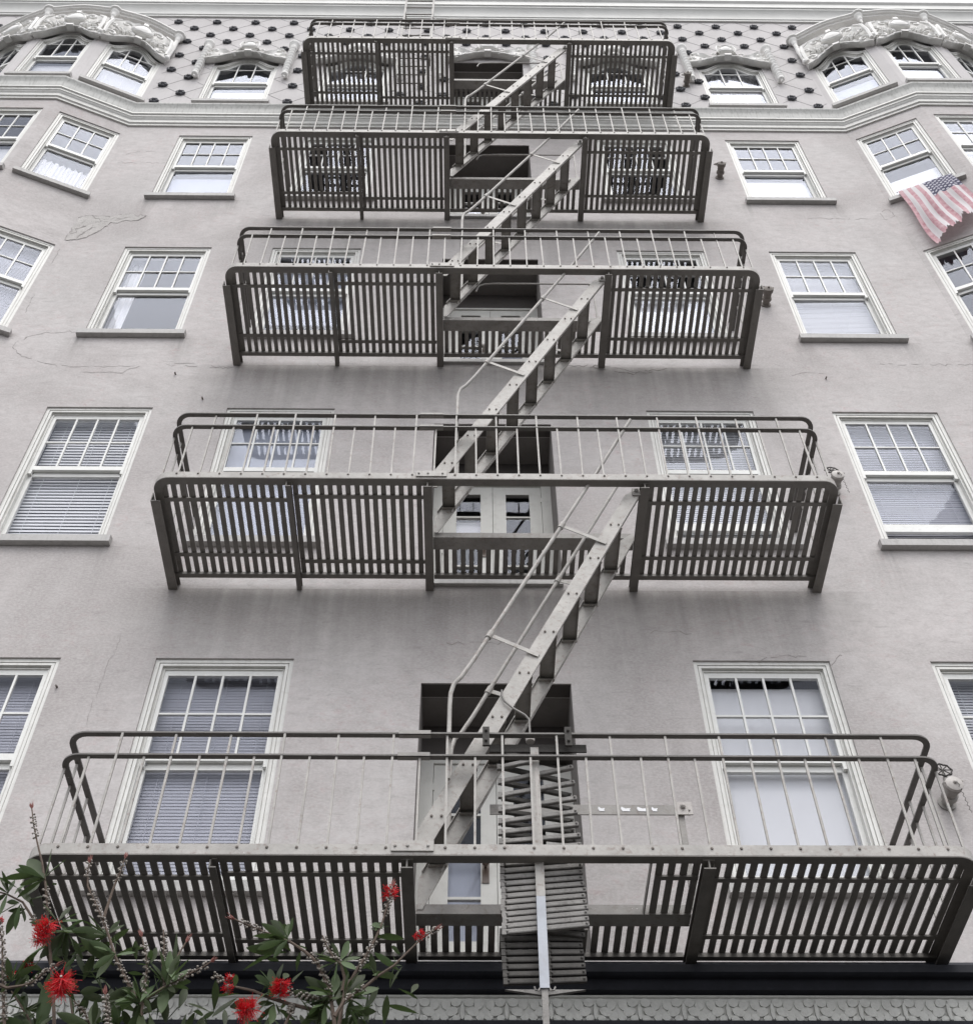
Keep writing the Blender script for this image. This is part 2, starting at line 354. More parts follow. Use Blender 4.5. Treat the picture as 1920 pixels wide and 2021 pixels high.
        for k in range(n): s.f.append((e, b + 1 + (m - 2) * n + k, b + 1 + (m - 2) * n + (k + 1) % n))
        return s
    def mesh(s, name, mat, smooth=False):
        me = bpy.data.meshes.new(name); me.from_pydata(s.v, [], s.f); me.materials.append(M[mat] if isinstance(mat, str) else mat)
        import bmesh
        bm = bmesh.new(); bm.from_mesh(me); bmesh.ops.recalc_face_normals(bm, faces=bm.faces); bm.to_mesh(me); bm.free()
        if smooth:
            me.polygons.foreach_set('use_smooth', [True] * len(me.polygons))
            if smooth != 'all': me.set_sharp_from_angle(angle=math.radians(38))
        return me
    def build(s, name, mat, parent=None, smooth=False, kind=None):
        return put(s.mesh(name, mat, smooth), name, parent, kind=kind)

def put(me, name, parent=None, loc=None, rotz=None, kind=None, label=None):
    o = bpy.data.objects.new(name, me); COL.objects.link(o)
    if parent: o.parent = parent
    if loc: o.location = loc
    if rotz is not None: o.rotation_euler = (0, 0, rotz)
    if kind: o['kind'] = kind
    if label: o['label'] = label
    return o
def thing(name, label, cat, loc=(0, 0, 0), group=None, rot=(0, 0, 0)):
    o = bpy.data.objects.new(name, None); COL.objects.link(o); o.location = loc; o.rotation_euler = rot
    o.empty_display_size = 0.2
    o['label'] = label; o['category'] = cat
    if group: o['group'] = group
    return o
KIDS = {}
def copy_tree(o, parent=None):
    c = o.copy(); COL.objects.link(c)
    if parent: c.parent = parent
    for ch in KIDS.get(o.name, []): copy_tree(ch, c)
    return c
def index_children():
    KIDS.clear()
    for o in bpy.data.objects:
        if o.parent: KIDS.setdefault(o.parent.name, []).append(o)

# ---------------------------------------------------------------- the setting
T = [6.289 + 3.2 * k for k in range(5)]       # head of the window openings per storey
Z0 = [3.85 + 3.2 * k for k in range(5)]       # reference height of each landing
CT = [6.055 + 3.2 * k for k in range(5)]      # head of the door recess
GROUND = -1.6
g = MB().box(-400, 400, -400, 400, GROUND - 0.3, GROUND).build('ground', 'asphalt'); g['kind'] = 'structure'
g = MB().box(-60, 60, -9.5, 0.3, GROUND + 0.004, GROUND + 0.13).build('pavement', 'pavement'); g['kind'] = 'structure'
g = MB().box(-60, 60, -13.2, -13.05, GROUND + 0.002, GROUND + 0.006).build('road_marking', 'white_line'); g['kind'] = 'structure'

# bays: plan of the facade from left to right
LC1, LC2, LC3, LC4 = (-4.64, 0.0), (-5.53, -0.356), (-6.50, -0.356), (-7.39, 0.0)
RC1, RC2, RC3, RC4 = (4.955, 0.0), (5.87, -0.375), (6.84, -0.375), (7.75, 0.0)
XL, XR = -9.5, 9.9
PLAN = [(XL, 0), LC4, LC3, LC2, LC1, RC1, RC2, RC3, RC4, (XR, 0)]
BAYTOP = 19.60
bld = thing('apartment_building', 'grey stuccoed apartment block with sash windows, side bays and an ornate top floor', 'building', (0, 0, GROUND))
BO = GROUND
def lift(o):               # children of the building keep absolute heights
    o.parent = bld; o.location.z -= BO; return o

# columns of windows: centre x, opening width
WX = {'A': (-3.43, 0.965), 'B': (-1.777, 0.985), 'D': (2.064, 0.985), 'E': (3.77, 0.975)}
DX0, DX1 = -0.368, 0.685
def sheet(mb, x0, x1, z0, z1, holes, depth=0.14):
    """vertical wall sheet in its own x-z plane at y=0 with reveals cut to depth"""
    xs = sorted({x0, x1, *[h[0] for h in holes], *[h[1] for h in holes]}); zs = sorted({z0, z1, *[h[2] for h in holes], *[h[3] for h in holes]})
    xs = [x for x in xs if x0 <= x <= x1]; zs = [z for z in zs if z0 <= z <= z1]
    vi = {}
    def V(x, z):
        if (x, z) not in vi: vi[(x, z)] = len(mb.v); mb.v.append((x, 0, z))
        return vi[(x, z)]
    for a, b in zip(xs, xs[1:]):
        for c, d in zip(zs, zs[1:]):
            mx, mz = (a + b) / 2, (c + d) / 2
            if any(h[0] < mx < h[1] and h[2] < mz < h[3] for h in holes): continue
            mb.f.append((V(a, c), V(b, c), V(b, d), V(a, d)))
    for h in holes:
        a, b, c, d = h[:4]; y = h[4] if len(h) > 4 else depth
        mb.quad((a, 0, c), (a, y, c), (a, y, d), (a, 0, d)); mb.quad((b, 0, c), (b, 0, d), (b, y, d), (b, y, c))
        mb.quad((a, 0, d), (a, y, d), (b, y, d), (b, 0, d)); mb.quad((a, 0, c), (b, 0, c), (b, y, c), (a, y, c))
    return mb
holes = []
for c, (x, wd) in WX.items():
    for k in range(4): holes.append((x - wd / 2, x + wd / 2, T[k] - 1.88, T[k]))
for k in range(4): holes.append((DX0, DX1, Z0[k] + 0.07, CT[k], 0.45))
wall = sheet(MB(), LC1[0], RC1[0], 3.78, 16.2, holes)
sheet(wall, XL, LC4[0], 3.78, 16.2, []); sheet(wall, RC4[0], XR, 3.78, 16.2, [])
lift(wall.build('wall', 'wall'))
# side and rear walls, roof
sh = MB().quad((XL, 0, GROUND), (XL, 12, GROUND), (XL, 12, 21.2), (XL, 0, 21.2)).quad((XR, 0, GROUND), (XR, 0, 21.2), (XR, 12, 21.2), (XR, 12, GROUND)).quad((XL, 12, GROUND), (XR, 12, GROUND), (XR, 12, 21.2), (XL, 12, 21.2))
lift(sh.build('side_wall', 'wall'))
lift(MB().box(XL + .01, XR - .01, 0.3, 11.99, 21.0, 21.18).build('roof', 'joint'))
# upper frieze wall
ARCH_T = 18.92
fh = []
for c, (x, wd) in WX.items(): fh.append((x - wd / 2, x + wd / 2, 17.09, ARCH_T))
fh.append((DX0, DX1, Z0[4] + 0.07, 18.80, 0.45))
fr = sheet(MB(), LC1[0], RC1[0], 16.2, BAYTOP, fh)
sheet(fr, XL, LC4[0], 16.2, BAYTOP, []); sheet(fr, RC4[0], XR, 16.2, BAYTOP, []); sheet(fr, XL, XR, BAYTOP, 21.0, [])
lift(fr.build('frieze', 'frieze'))

def facet(p, q):
    ang = math.atan2(q[1] - p[1], q[0] - p[0]); L = math.hypot(q[0] - p[0], q[1] - p[1]); return p, ang, L
FAC = {'L1': facet(LC2, LC1), 'L2': facet(LC3, LC2), 'L3': facet(LC4, LC3), 'R1': facet(RC1, RC2), 'R2': facet(RC2, RC3), 'R3': facet(RC3, RC4)}
FW = {}   # window centre along the facet, opening width
for n, (p, a, L) in FAC.items():
    FW[n] = (L / 2 + {'L1': 0.035, 'R1': -0.035, 'L3': -0.035, 'R3': 0.035}.get(n, 0.0), 0.79)
for n, (p, a, L) in FAC.items():
    s, wd = FW[n]
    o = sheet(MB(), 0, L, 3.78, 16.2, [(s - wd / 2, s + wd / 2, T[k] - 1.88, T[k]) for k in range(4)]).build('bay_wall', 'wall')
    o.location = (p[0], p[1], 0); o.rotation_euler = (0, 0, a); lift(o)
    o = sheet(MB(), 0, L, 16.2, BAYTOP, [(s - wd / 2, s + wd / 2, 17.09, 18.86)]).build('bay_frieze_wall', 'frieze')
    o.location = (p[0], p[1], 0); o.rotation_euler = (0, 0, a); lift(o)
for pts in ((LC4, LC3, LC2, LC1), (RC1, RC2, RC3, RC4)):
    m = MB(); b = [(x, y, BAYTOP) for x, y in pts]; t = [(x, y + .001, BAYTOP + .05) for x, y in pts]
    m.v = b + t; m.f = [(3, 2, 1, 0), (4, 5, 6, 7), (0, 1, 5, 4), (1, 2, 6, 5), (2, 3, 7, 6), (3, 0, 4, 7)]
    lift(m.build('bay_roof', 'ornament'))
# rooms: floor slabs, rear wall, partitions seen through the glass
for k in range(5):
    fz = Z0[k] + 0.02; cz = Z0[k] + 3.05 if k < 4 else 20.3
    m = MB()
    m.quad((XL + .1, 3.2, fz), (XR - .1, 3.2, fz), (XR - .1, 3.2, cz), (XL + .1, 3.2, cz))
    m.box(XL + .1, XR - .1, 0.16, 3.2, cz, cz + .12)
    m.box(XL + .1, XR - .1, 0.16, 3.2, fz - .03, fz)
    for x in (-4.55, -2.6, -0.9, 1.2, 2.9, 4.6, XL + .1, XR - .1): m.box(x - .03, x + .03, 0.47, 3.2, fz, cz)
    for pts in ((LC4, LC3, LC2, LC1), (RC1, RC2, RC3, RC4)):
        cx = sum(p[0] for p in pts) / 4
        for z in (cz,):
            m.quad(*[((p[0] - cx) * .97 + cx, p[1] * .9 + 0.16, z) for p in pts])
    lift(m.build('room_interior', 'room'))

# mouldings
def sweep(name, sec, mat, pl=PLAN):
    return lift(MB().ribbon(pl, sec).build(name, mat, smooth=True))
sweep('belt_course', [(0, 16.17), (.025, 16.17), (.025, 16.215), (.045, 16.225), (.05, 16.29), (.07, 16.31), (.075, 16.325), (.085, 16.33), (.085, 16.375), (.105, 16.385), (.105, 16.415)], 'trim')
sweep('belt_fascia', [(.105, 16.414), (.108, 16.43), (.115, 16.50), (.125, 16.56), (.15, 16.60), (.155, 16.61), (.155, 16.64), (0, 16.66)], 'belt')
STR = [(XL, 0), (XR, 0)]
lift(MB().ribbon(STR, [(0, 20.80), (.03, 20.80), (.03, 20.85), (.045, 20.86), (.05, 20.90), (.062, 20.96), (.085, 21.02), (.115, 21.07), (.13, 21.085), (.13, 21.13), (.15, 21.14), (.155, 21.30), (.19, 21.34), (.19, 21.42), (0, 21.45), (-.4, 21.45)]).build('cornice', 'cornice', smooth=True))
# lower cornice over the shopfront, leaf band below it
lift(MB().ribbon(PLAN, [(0, 3.86), (.10, 3.84), (.13, 3.80), (.13, 3.775), (.16, 3.77)]).build('ledge', 'slate', smooth=False))
lift(MB().ribbon(PLAN, [(.16, 3.771), (.19, 3.765), (.19, 3.745), (.245, 3.738), (.25, 3.69), (.23, 3.68), (.19, 3.682), (.18, 3.625), (.128, 3.622)]).build('lower_cornice', 'black'))
lift(MB().ribbon(PLAN, [(0, 3.64), (.13, 3.635), (.13, 3.458), (0, 3.45)]).build('leaf_band', 'band'))
lift(MB().ribbon(PLAN, [(.13, 3.4585), (.17, 3.455), (.17, 3.43), (.14, 3.42), (.14, 3.33), (-.02, 3.30), (-.02, GROUND)]).build('shopfront', 'black'))
lift(MB().ribbon(PLAN, [(.132, 3.618), (.142, 3.614), (.142, 3.604), (0.131, 3.600)]).build('bead', 'band'))
leafm = MB()
def flat_blob(mb, c, rx, rz, h, rot=0.0, n=9):
    b = len(mb.v); R_ = [(math.cos(2 * math.pi * i / n), math.sin(2 * math.pi * i / n)) for i in range(n)]
    for s_, hh in ((1.0, 0.0), (0.94, .9), (0.55, 1.0)):
        for ca, sa in R_:
            x, z = ca * rx * s_, sa * rz * s_
            mb.v.append((c[0] + x * math.cos(rot) - z * math.sin(rot), -h * hh, c[1] + x * math.sin(rot) + z * math.cos(rot)))
    mb.v.append((c[0], -h * 1.02, c[1]))
    for r in range(2):
        for i in range(n): mb.f.append((b + r * n + i, b + r * n + (i + 1) % n, b + (r + 1) * n + (i + 1) % n, b + (r + 1) * n + i))
    for i in range(n): mb.f.append((b + 2 * n + i, b + 2 * n + (i + 1) % n, b + 3 * n))
for sgn in (-1, 1):
    for cx, cz, rx, rz, h, ro in ((.034, .112, .031, .027, .009, -.2), (.088, .100, .027, .034, .0075, -.3), (.056, .058, .038, .028, .012, -.4), (.096, .030, .026, .026, .010, -.2), (.034, .020, .022, .018, .0135, -.3)) if True else ((.032, .098, .021, .034, .017, -.25), (.066, .082, .020, .036, .019, -.5), (.098, .080, .014, .038, .015, -.05), (.048, .034, .022, .030, .018, -.5), (.088, .028, .019, .027, .015, -.3)):
        flat_blob(leafm, (sgn * cx, cz), rx, rz, h, sgn * ro)
flat_blob(leafm, (0, .058), .012, .052, .018); flat_blob(leafm, (.018, .022), .010, .016, .012); flat_blob(leafm, (-.018, .022), .010, .016, .012)
lm = leafm.mesh('acanthus_leaf', 'band', True)
i = 0
x = -6.0
while x < 6.2:
    if LC1[0] + .12 < x < RC1[0] - .12:
        o = put(lm, 'acanthus_leaf', None, (x, -.1305, 3.462)); lift(o)
    x += 0.238
for nm in ('L1', 'L2', 'R1', 'R2'):
    p, a, L = FAC[nm]
    for j in range(4):
        s = (j + .5) * L / 4
        o = put(lm, 'acanthus_leaf', None, (p[0] + math.cos(a) * s + .1305 * math.sin(a), p[1] + math.sin(a) * s - .1305 * math.cos(a), 3.462), a); lift(o)

# diamond joints and rosettes of the top frieze
rz = MB(); nn, mm = 20, 8
for i in range(nn):
    t = 2 * math.pi * i / nn; k = 1 + 0.13 * math.cos(5 * t)
    for j in range(mm):
        s = 2 * math.pi * j / mm; rr = (0.046 + 0.021 * math.cos(s)) * k
        rz.v.append((rr * math.cos(t), -0.020 - 0.022 * math.sin(s), rr * math.sin(t)))
for i in range(nn):
    for j in range(mm): rz.f.append((i * mm + j, ((i + 1) % nn) * mm + j, ((i + 1) % nn) * mm + (j + 1) % mm, i * mm + (j + 1) % mm))
rz.blob((0, -.02, 0), (.018, .018, .018), 8, 4)
for i in range(5):
    t = 2 * math.pi * (i + .5) / 5; rz.blob((.05 * math.cos(t), -.036, .05 * math.sin(t)), (.013, .012, .013), 6, 4)
rzm = rz.mesh('rosette', 'rosette', True)
ZR = [17.075 + 0.3142 * j for j in range(12)]
def blocked(x, z, pad=0.07):
    for c, (cx, wd) in WX.items():
        if abs(x - cx) < wd / 2 + pad and 16.9 < z < 18.95: return True
        if abs(x - cx) < 0.62 + pad and 18.5 < z < 19.2: return True
        if abs(x - cx) < 0.16 + pad and 18.5 < z < 19.45: return True
        if abs(abs(x - cx) - 0.645) < 0.05 + pad and 17.85 < z < 19.32: return True
    if DX0 - pad < x < DX1 + pad and z < 18.85: return True
    if abs(x - .158) < .68 and 18.6 < z < 19.4: return True
    if (x < LC1[0] + .04 and x > LC4[0] - .04 or x > RC1[0] - .04 and x < RC4[0] + .04) and z < 19.9: return True
    return z < 16.75
jm = MB()
for j, z in enumerate(ZR):
    for i in range(-8, 25):
        x = -4.80 + 0.6175 * i + (0.30875 if j % 2 == 0 else 0)
        if x < XL + .2 or x > XR - .2: continue
        if not blocked(x, z, .05): lift(put(rzm, 'rosette', None, (x, 0.0, z)))
        for s in (-1, 1):
            x2, z2 = x + s * 0.30875, z + 0.3142
            if z2 > 20.8: x2, z2 = x + s * 0.24, z + 0.3142 * .24 / .30875
            for q in range(8):
                a, b = q / 8, (q + 1) / 8
                pa, pb = (x + (x2 - x) * a, z + (z2 - z) * a), (x + (x2 - x) * b, z + (z2 - z) * b)
                if blocked((pa[0] + pb[0]) / 2, (pa[1] + pb[1]) / 2, 0.0): continue
                jm.bar((pa[0], -.0015, pa[1]), (pb[0], -.0015, pb[1]), .004, .0045, (0, 1, 0))
lift(jm.build('frieze_joint', 'joint', kind='stuff'))

cm = MB()
def crack(pts, wd=.009, y=-.0014, jit=.014):
    P = []
    for a, b in zip(pts, pts[1:]):
        n = max(2, int(math.dist(a, b) / .04))
        P += [(a[0] + (b[0] - a[0]) * i / n + random.gauss(0, jit * .5), a[1] + (b[1] - a[1]) * i / n + random.gauss(0, jit)) for i in range(n)]
    P.append(pts[-1])
    for i, (a, b) in enumerate(zip(P, P[1:])):
        if random.random() < .16: continue
        d = Vector((b[0] - a[0], b[1] - a[1])); L = d.length or 1; n = Vector((-d.y, d.x)) / L * wd * random.uniform(.15, .55)
        cm.quad((a[0] - n.x, y, a[1] - n.y), (b[0] - n.x * .7, y, b[1] - n.y * .7), (b[0] + n.x * .7, y, b[1] + n.y * .7), (a[0] + n.x, y, a[1] + n.y))
for pts in ([(-4.44, 10.71), (-4.53, 10.6), (-4.52, 10.49), (-4.43, 10.39), (-4.25, 10.28), (-4.01, 10.19), (-3.75, 10.18), (-3.52, 10.18), (-3.26, 10.2)],
            [(-3.22, 10.18), (-3.37, 10.09), (-3.73, 10.08)], [(-4.46, 10.72), (-4.32, 10.79), (-3.98, 10.83)], [(-3.01, 10.24), (-2.67, 10.19)], [(-2.7, 10.25), (-2.9, 10.25)],
            [(-2.55, 10.18), (-2.32, 10.18)], [(-2.54, 10.18), (-2.3, 10.17)], [(-1.53, 10.24), (-1.33, 10.2), (-1.16, 10.18), (-0.94, 10.22)],
            [(3.93, 10.31), (4.16, 10.31), (4.48, 10.32), (4.85, 10.32)], [(3.89, 13.55), (4.65, 13.54)], [(3.04, 10.11), (3.23, 10.16), (3.35, 10.14)],
            [(2.05, 6.3), (2.18, 6.33), (2.4, 6.33)], [(2.56, 6.26), (2.61, 6.32), (2.66, 6.34)], [(-4.52, 14.98), (-3.92, 15.0)], [(-4.47, 15.26), (-4.34, 15.34), (-4.12, 15.35)],
            [(4.82, 13.76), (4.93, 13.81), (4.94, 13.62), (4.8, 13.52), (4.8, 13.67), (4.88, 13.6)], [(-4.62, 12.64), (-4.62, 12.27)], [(-4.62, 11.6), (-4.6, 11.2)],
            [(-4.3, 7.0), (-4.05, 6.97)], [(4.3, 7.0), (4.6, 7.05)], [(-0.2, 6.45), (0.3, 6.47)], [(1.3, 6.6), (1.6, 6.56)]):
    crack(pts)
for pts in ([(0.84, 10.28), (1.04, 10.23), (1.25, 10.26), (1.39, 10.2), (1.52, 10.12), (1.67, 10.17), (1.85, 10.22)], [(1.1, 10.22), (1.3, 10.16), (1.5, 10.11), (1.7, 10.15)]): crack(pts, .018)
crack([(-2.57, 6.5), (-2.6, 6.22), (-2.61, 5.92), (-2.61, 5.66)], .004)
lift(cm.build('plaster_crack', 'crack', kind='stuff'))
# torn plaster patch: a shallow uneven slab
pp = [(-4.60, 13.42), (-4.5, 13.46), (-4.3, 13.44), (-4.12, 13.49), (-3.94, 13.5), (-3.85, 13.43), (-3.9, 13.36), (-4.04, 13.33), (-4.2, 13.25), (-4.28, 13.1), (-4.36, 12.95), (-4.5, 12.84), (-4.6, 12.82), (-4.62, 13.0), (-4.615, 13.2), (-4.62, 13.34)]
pp = [(a[0] + (b[0] - a[0]) * t + random.gauss(0, .013), a[1] + (b[1] - a[1]) * t + random.gauss(0, .016)) for a, b in zip(pp, pp[1:] + pp[:1]) for t in (0, .33, .66)]
pp = [(min(x, -3.8), z) for x, z in pp]; pp = [(max(x, -4.632), z) for x, z in pp]
lift(MB().prism(pp, -.004, .002).build('plaster_patch', 'patch'))
cm = MB()
crack(pp[:21], .012, -.0056, .01); crack(pp[24:42], .010, -.0056, .01); crack([(-4.58, 13.1), (-4.44, 13.25), (-4.2, 13.4), (-4.0, 13.42)], .006, -.0056, .02); crack([(-4.5, 12.95), (-4.4, 13.1), (-4.38, 13.3)], .006, -.0056, .02); crack([(-4.6, 13.0), (-4.5, 13.15), (-4.52, 13.35)], .012, -.0056, .03); crack([(-4.45, 13.42), (-4.3, 13.3), (-4.05, 13.42)], .010, -.0056, .03); crack([(-4.5, 12.9), (-4.35, 13.15)], .012, -.0056, .03)
lift(cm.build('plaster_crack', 'crack', kind='stuff'))
for x, z in ((-2.52, 9.63), (-2.85, 10.05), (3.35, 10.05), (0.9, 6.9), (-2.9, 6.0)):
    lift(MB().tube([(x, -.03, z - .01), (x, .0, z)], .008, 6).build('wall_hook', 'rust'))

# ---------------------------------------------------------------- windows
def loop(wd, zb, zt, i=0.0, ib=None, arch=0.0, n=16):
    """rectangle or soft arched opening, inset by i; arch = rise of the crown above the shoulders"""
    ib = i if ib is None else ib
    x = wd / 2 - i
    if not arch: return [(-x, zb + ib), (x, zb + ib), (x, zt - i), (-x, zt - i)]
    L = [(-x, zb + ib), (x, zb + ib)]
    for j in range(n + 1):
        t = 1 - 2 * j / n; L.append((x * t, archz(t, zt, arch) - i))
    return L
def archz(t, zt, arch):
    a = abs(t); s = 1.0 if a < .12 else (0.5 + 0.5 * math.cos(math.pi * min(1.0, (a - .12) / .78)))
    return zt - arch + arch * s
FRAME_CACHE = {}
def make_window(k, cx, wd, cols, blind, org=None, ang=0.0, raised=0.0, arched=False):
    Tt = T[k] if not arched else ARCH_T - .03
    zb = Tt - 1.88 if not arched else 17.09; h = Tt - zb
    ar = 0.28 if arched else 0.0
    if org is None: loc = (cx, 0, zb)
    else: loc = (org[0] + math.cos(ang) * cx, org[1] + math.sin(ang) * cx, zb)
    key = (round(wd, 3), arched, cols, round(raised, 2))
    if key not in FRAME_CACHE:
        f = MB()
        L = lambda i, ib=0.0: loop(wd, 0, h, i, ib, ar)
        f.ring(L(.0005), L(.030), .016, .13); f.ring(L(.030), L(.036), .028, .13); f.ring(L(.036), L(.056), .020, .13)
        f.ring(L(.056), L(.068), .046, .13); f.ring(L(.068), L(.074), .040, .13)
        fm = f.mesh('window', 'trim')
        rail = h - .84 if not arched else 18.0 - 17.09 + .03
        s1 = MB(); zr = rail - .055
        up = lambda i, b: (lambda q: [(x, max(z, 0)) for x, z in q])(loop(wd, zr, h, i, b, ar))
        s1.ring(up(.072, 0), up(.104, .055), .052, .082)
        gx0, gx1 = -wd / 2 + .104, wd / 2 - .104
        zt_in = (lambda x: archz(x / (wd / 2 - .104), h, ar) - .104) if arched else (lambda x: h - .12)
        if not arched:
            s1.box(gx0, gx1, .053, .081, h - .122, h - .10)
        mz = rail + (zt_in(0) - rail) * (.5 if not arched else .66)
        cw = (gx1 - gx0) / cols
        for c in range(1, cols):
            x = gx0 + cw * c; s1.box(x - .008, x + .008, .054, .076, rail - .002, zt_in(x) + .02)
        s1.box(gx0 - .002, gx1 + .002, .0548, .0752, mz - .0075, mz + .0075)
        for s in (-1, 1):   # sash horns
            s1.box(s * (wd / 2 - .088) - .014, s * (wd / 2 - .088) + .014, .052, .080, zr - .05, zr + .001)
        s1m = s1.mesh('upper_sash', 'sash')
        lo_t = rail + .0; s2 = MB()
        zb2 = .03 + raised; s2.ring(loop(wd, zb2, lo_t, .072, 0), loop(wd, zb2, lo_t, .107, .095 if not arched else .08), .086, .116)
        s2.box(-wd / 2 + .107, wd / 2 - .107, .087, .115, lo_t - .074, lo_t - .03)
        s2m = s2.mesh('lower_sash', 'sash')
        panes = []
        for r, (a, b) in enumerate(((rail, mz - .007), (mz + .007, None))):
            for c in range(cols):
                xa, xb = gx0 + cw * c + .008 * (c > 0), gx0 + cw * (c + 1) - .008 * (c < cols - 1)
                if b is not None: poly = [(xa, a), (xb, a), (xb, b), (xa, b)]
                else: poly = [(xa, a), (xb, a)] + [(xb + (xa - xb) * j / 6, max(zt_in(xb + (xa - xb) * j / 6), a + .01)) for j in range(7)]
                zc = sum(p[1] for p in poly) / len(poly); xc = (xa + xb) / 2
                m = MB().prism([(x - xc, z - zc) for x, z in poly], -.0015, .0015).mesh('pane', 'glass')
                panes.append((m, (xc, .066, zc)))
        za, zb_ = zb2 + .095, lo_t - .074
        m = MB().prism([(gx0 + .003, za - (za + zb_) / 2), (gx1 - .003, za - (za + zb_) / 2), (gx1 - .003, zb_ - (za + zb_) / 2), (gx0 + .003, zb_ - (za + zb_) / 2)], -.0015, .0015).mesh('pane', 'glass')
        panes.append((m, (0, .101, (za + zb_) / 2)))
        si = MB(); si.box(-wd / 2 - .045, wd / 2 + .062, -.058, -.002, -.088, -.012).box(-wd / 2 + .001, wd / 2 - .001, -.002, .138, -.06, .004)
        si.quad((-wd / 2 - .045, -.058, -.012), (wd / 2 + .062, -.058, -.012), (wd / 2 + .062, -.002, .002), (-wd / 2 - .045, -.002, .002))
        sim = si.mesh('sill', 'sill')
        FRAME_CACHE[key] = (fm, s1m, s2m, panes, sim)
    fm, s1m, s2m, panes, sim = FRAME_CACHE[key]
    o = put(fm, 'window', None, loc, ang); lift(o)
    put(s1m, 'upper_sash', o); put(s2m, 'lower_sash', o); put(sim, 'sill', o)
    for m, l in panes:
        p = put(m, 'pane', o, l); p.rotation_euler = (random.gauss(0, .0035), 0, random.gauss(0, .0035))
    # what hangs behind the glass
    y = .16; X0, X1 = -wd / 2 + .07, wd / 2 - .07; top = h - .05
    kind, mat = blind[0], blind[1]
    zlo = blind[2] if len(blind) > 2 else 0.0; ztop = blind[3] if len(blind) > 3 else top
    if kind == 'slats':
        b = MB(); tilt = math.radians(blind[4] if len(blind) > 4 else 40); z = ztop; st = blind[6] if len(blind) > 6 else .026
        while z > zlo + .02:
            hwd = blind[5] if len(blind) > 5 else .0145; dy, dz = hwd * math.cos(tilt), hwd * math.sin(tilt); j = random.gauss(0, .0015)
            b.quad((X0, y - dy, z - dz + j), (X1, y - dy, z - dz - j), (X1, y, z + .002 - j), (X0, y, z + .002 + j)); b.quad((X0, y, z + .002 + j), (X1, y, z + .002 - j), (X1, y + dy, z + dz - j), (X0, y + dy, z + dz + j)); z -= st
        b.box(X0, X1, y - .02, y + .02, ztop + .01, ztop + .05)
        for x in (X0 + .12, 0.02, X1 - .12): b.box(x - .0015, x + .0015, y - .025, y - .022, zlo, ztop)
        b.build('blind', mat, o)
    elif kind == 'shade':
        b = MB(); b.box(X0, X1, y, y + .004, zlo, ztop); b.box(X0, X1, y - .008, y + .008, zlo - .012, zlo + .012)
        b.build('roller_shade', mat, o)
    elif kind == 'curtain':
        b = MB(); n = 60; i0 = len(b.v)
        for i in range(n + 1):
            x = X0 + (X1 - X0) * i / n; yy = y + .03 + .018 * math.sin(i * .9) + .010 * math.sin(i * 2.3 + 1)
            b.v += [(x, yy, zlo), (x + random.gauss(0, .002), yy * .9 + .012, ztop)]
        for i in range(n): b.f.append((i0 + 2 * i, i0 + 2 * i + 2, i0 + 2 * i + 3, i0 + 2 * i + 1))
        b.build('curtain', mat, o)
    elif kind == 'drape':      # one drawn to the side
        b = MB(); n = 14; xa, xb = (X0, X0 + (X1 - X0) * .22) if blind[4] < 0 else (X1 - (X1 - X0) * .22, X1)
        for i in range(n + 1):
            x = xa + (xb - xa) * i / n; yy = y + .03 + .016 * math.sin(i * 1.3)
            b.v += [(x, yy, zlo), (x, yy, ztop)]
        for i in range(n): b.f.append((2 * i, 2 * i + 2, 2 * i + 3, 2 * i + 1))
        b.build('curtain', mat, o)
    return o
BL = {
    ('A', 0): ('slats', 'blind_grey', 0, 1.8, 80, .0150), ('A', 1): ('slats', 'shade', 0, 1.8, 76, .0195, .042), ('A', 2): ('drape', 'curtain', 0, 1.8, -1), ('A', 3): ('shade', 'shade_blue', 0.0, 0.86),
    ('B', 0): ('slats', 'blind_grey', 0, 1.8, 80, .0150), ('B', 1): ('shade', 'shade_blue', 0.0, 1.8), ('B', 2): ('shade', 'shade_blue', 0.45, 1.8), ('B', 3): ('none', ''),
    ('D', 0): ('shade', 'shade', 0, 1.75), ('D', 1): ('slats', 'blind', 0, 1.75, 76), ('D', 2): ('shade', 'shade', 0, 1.1), ('D', 3): ('none', ''),
    ('E', 0): ('slats', 'blind', 0, 1.8, 72), ('E', 1): ('slats', 'blind_grey', 0, 1.75, 76), ('E', 2): ('slats', 'blind', 0, 1.75, 78), ('E', 3): ('shade', 'shade', 0, 0.9)}
for c, (x, wd) in WX.items():
    for k in range(4):
        make_window(k, x, wd, 4, BL[(c, k)], raised=.22 if (c, k) in (('E', 1), ('D', 1)) else 0.0)
BL4 = {'A': ('shade', 'shade', 0, 0.80), 'B': ('slats', 'blind', 0, 1.5, 76), 'D': ('shade', 'shade_blue', 0, .8), 'E': ('curtain', 'curtain', 0, 1.75)}
for c, (x, wd) in WX.items(): make_window(4, x, wd, 3, BL4[c], arched=True)
BF = {('L1', 3): ('curtain', 'curtain', 0, .82), ('L1', 2): ('slats', 'blind_grey', 0, 1.8, 80), ('L2', 3): ('shade', 'shade', 0, .9), ('R1', 3): ('shade', 'shade', 0, .72), ('R1', 2): ('none', ''), ('R2', 3): ('shade', 'shade', .3, 1.7),
      ('L1', 4): ('slats', 'blind', 0, 1.45, 78), ('L2', 4): ('shade', 'shade', 0, .82), ('R1', 4): ('shade', 'shade_blue', 0, .75), ('R2', 4): ('shade', 'shade', 0, .9)}
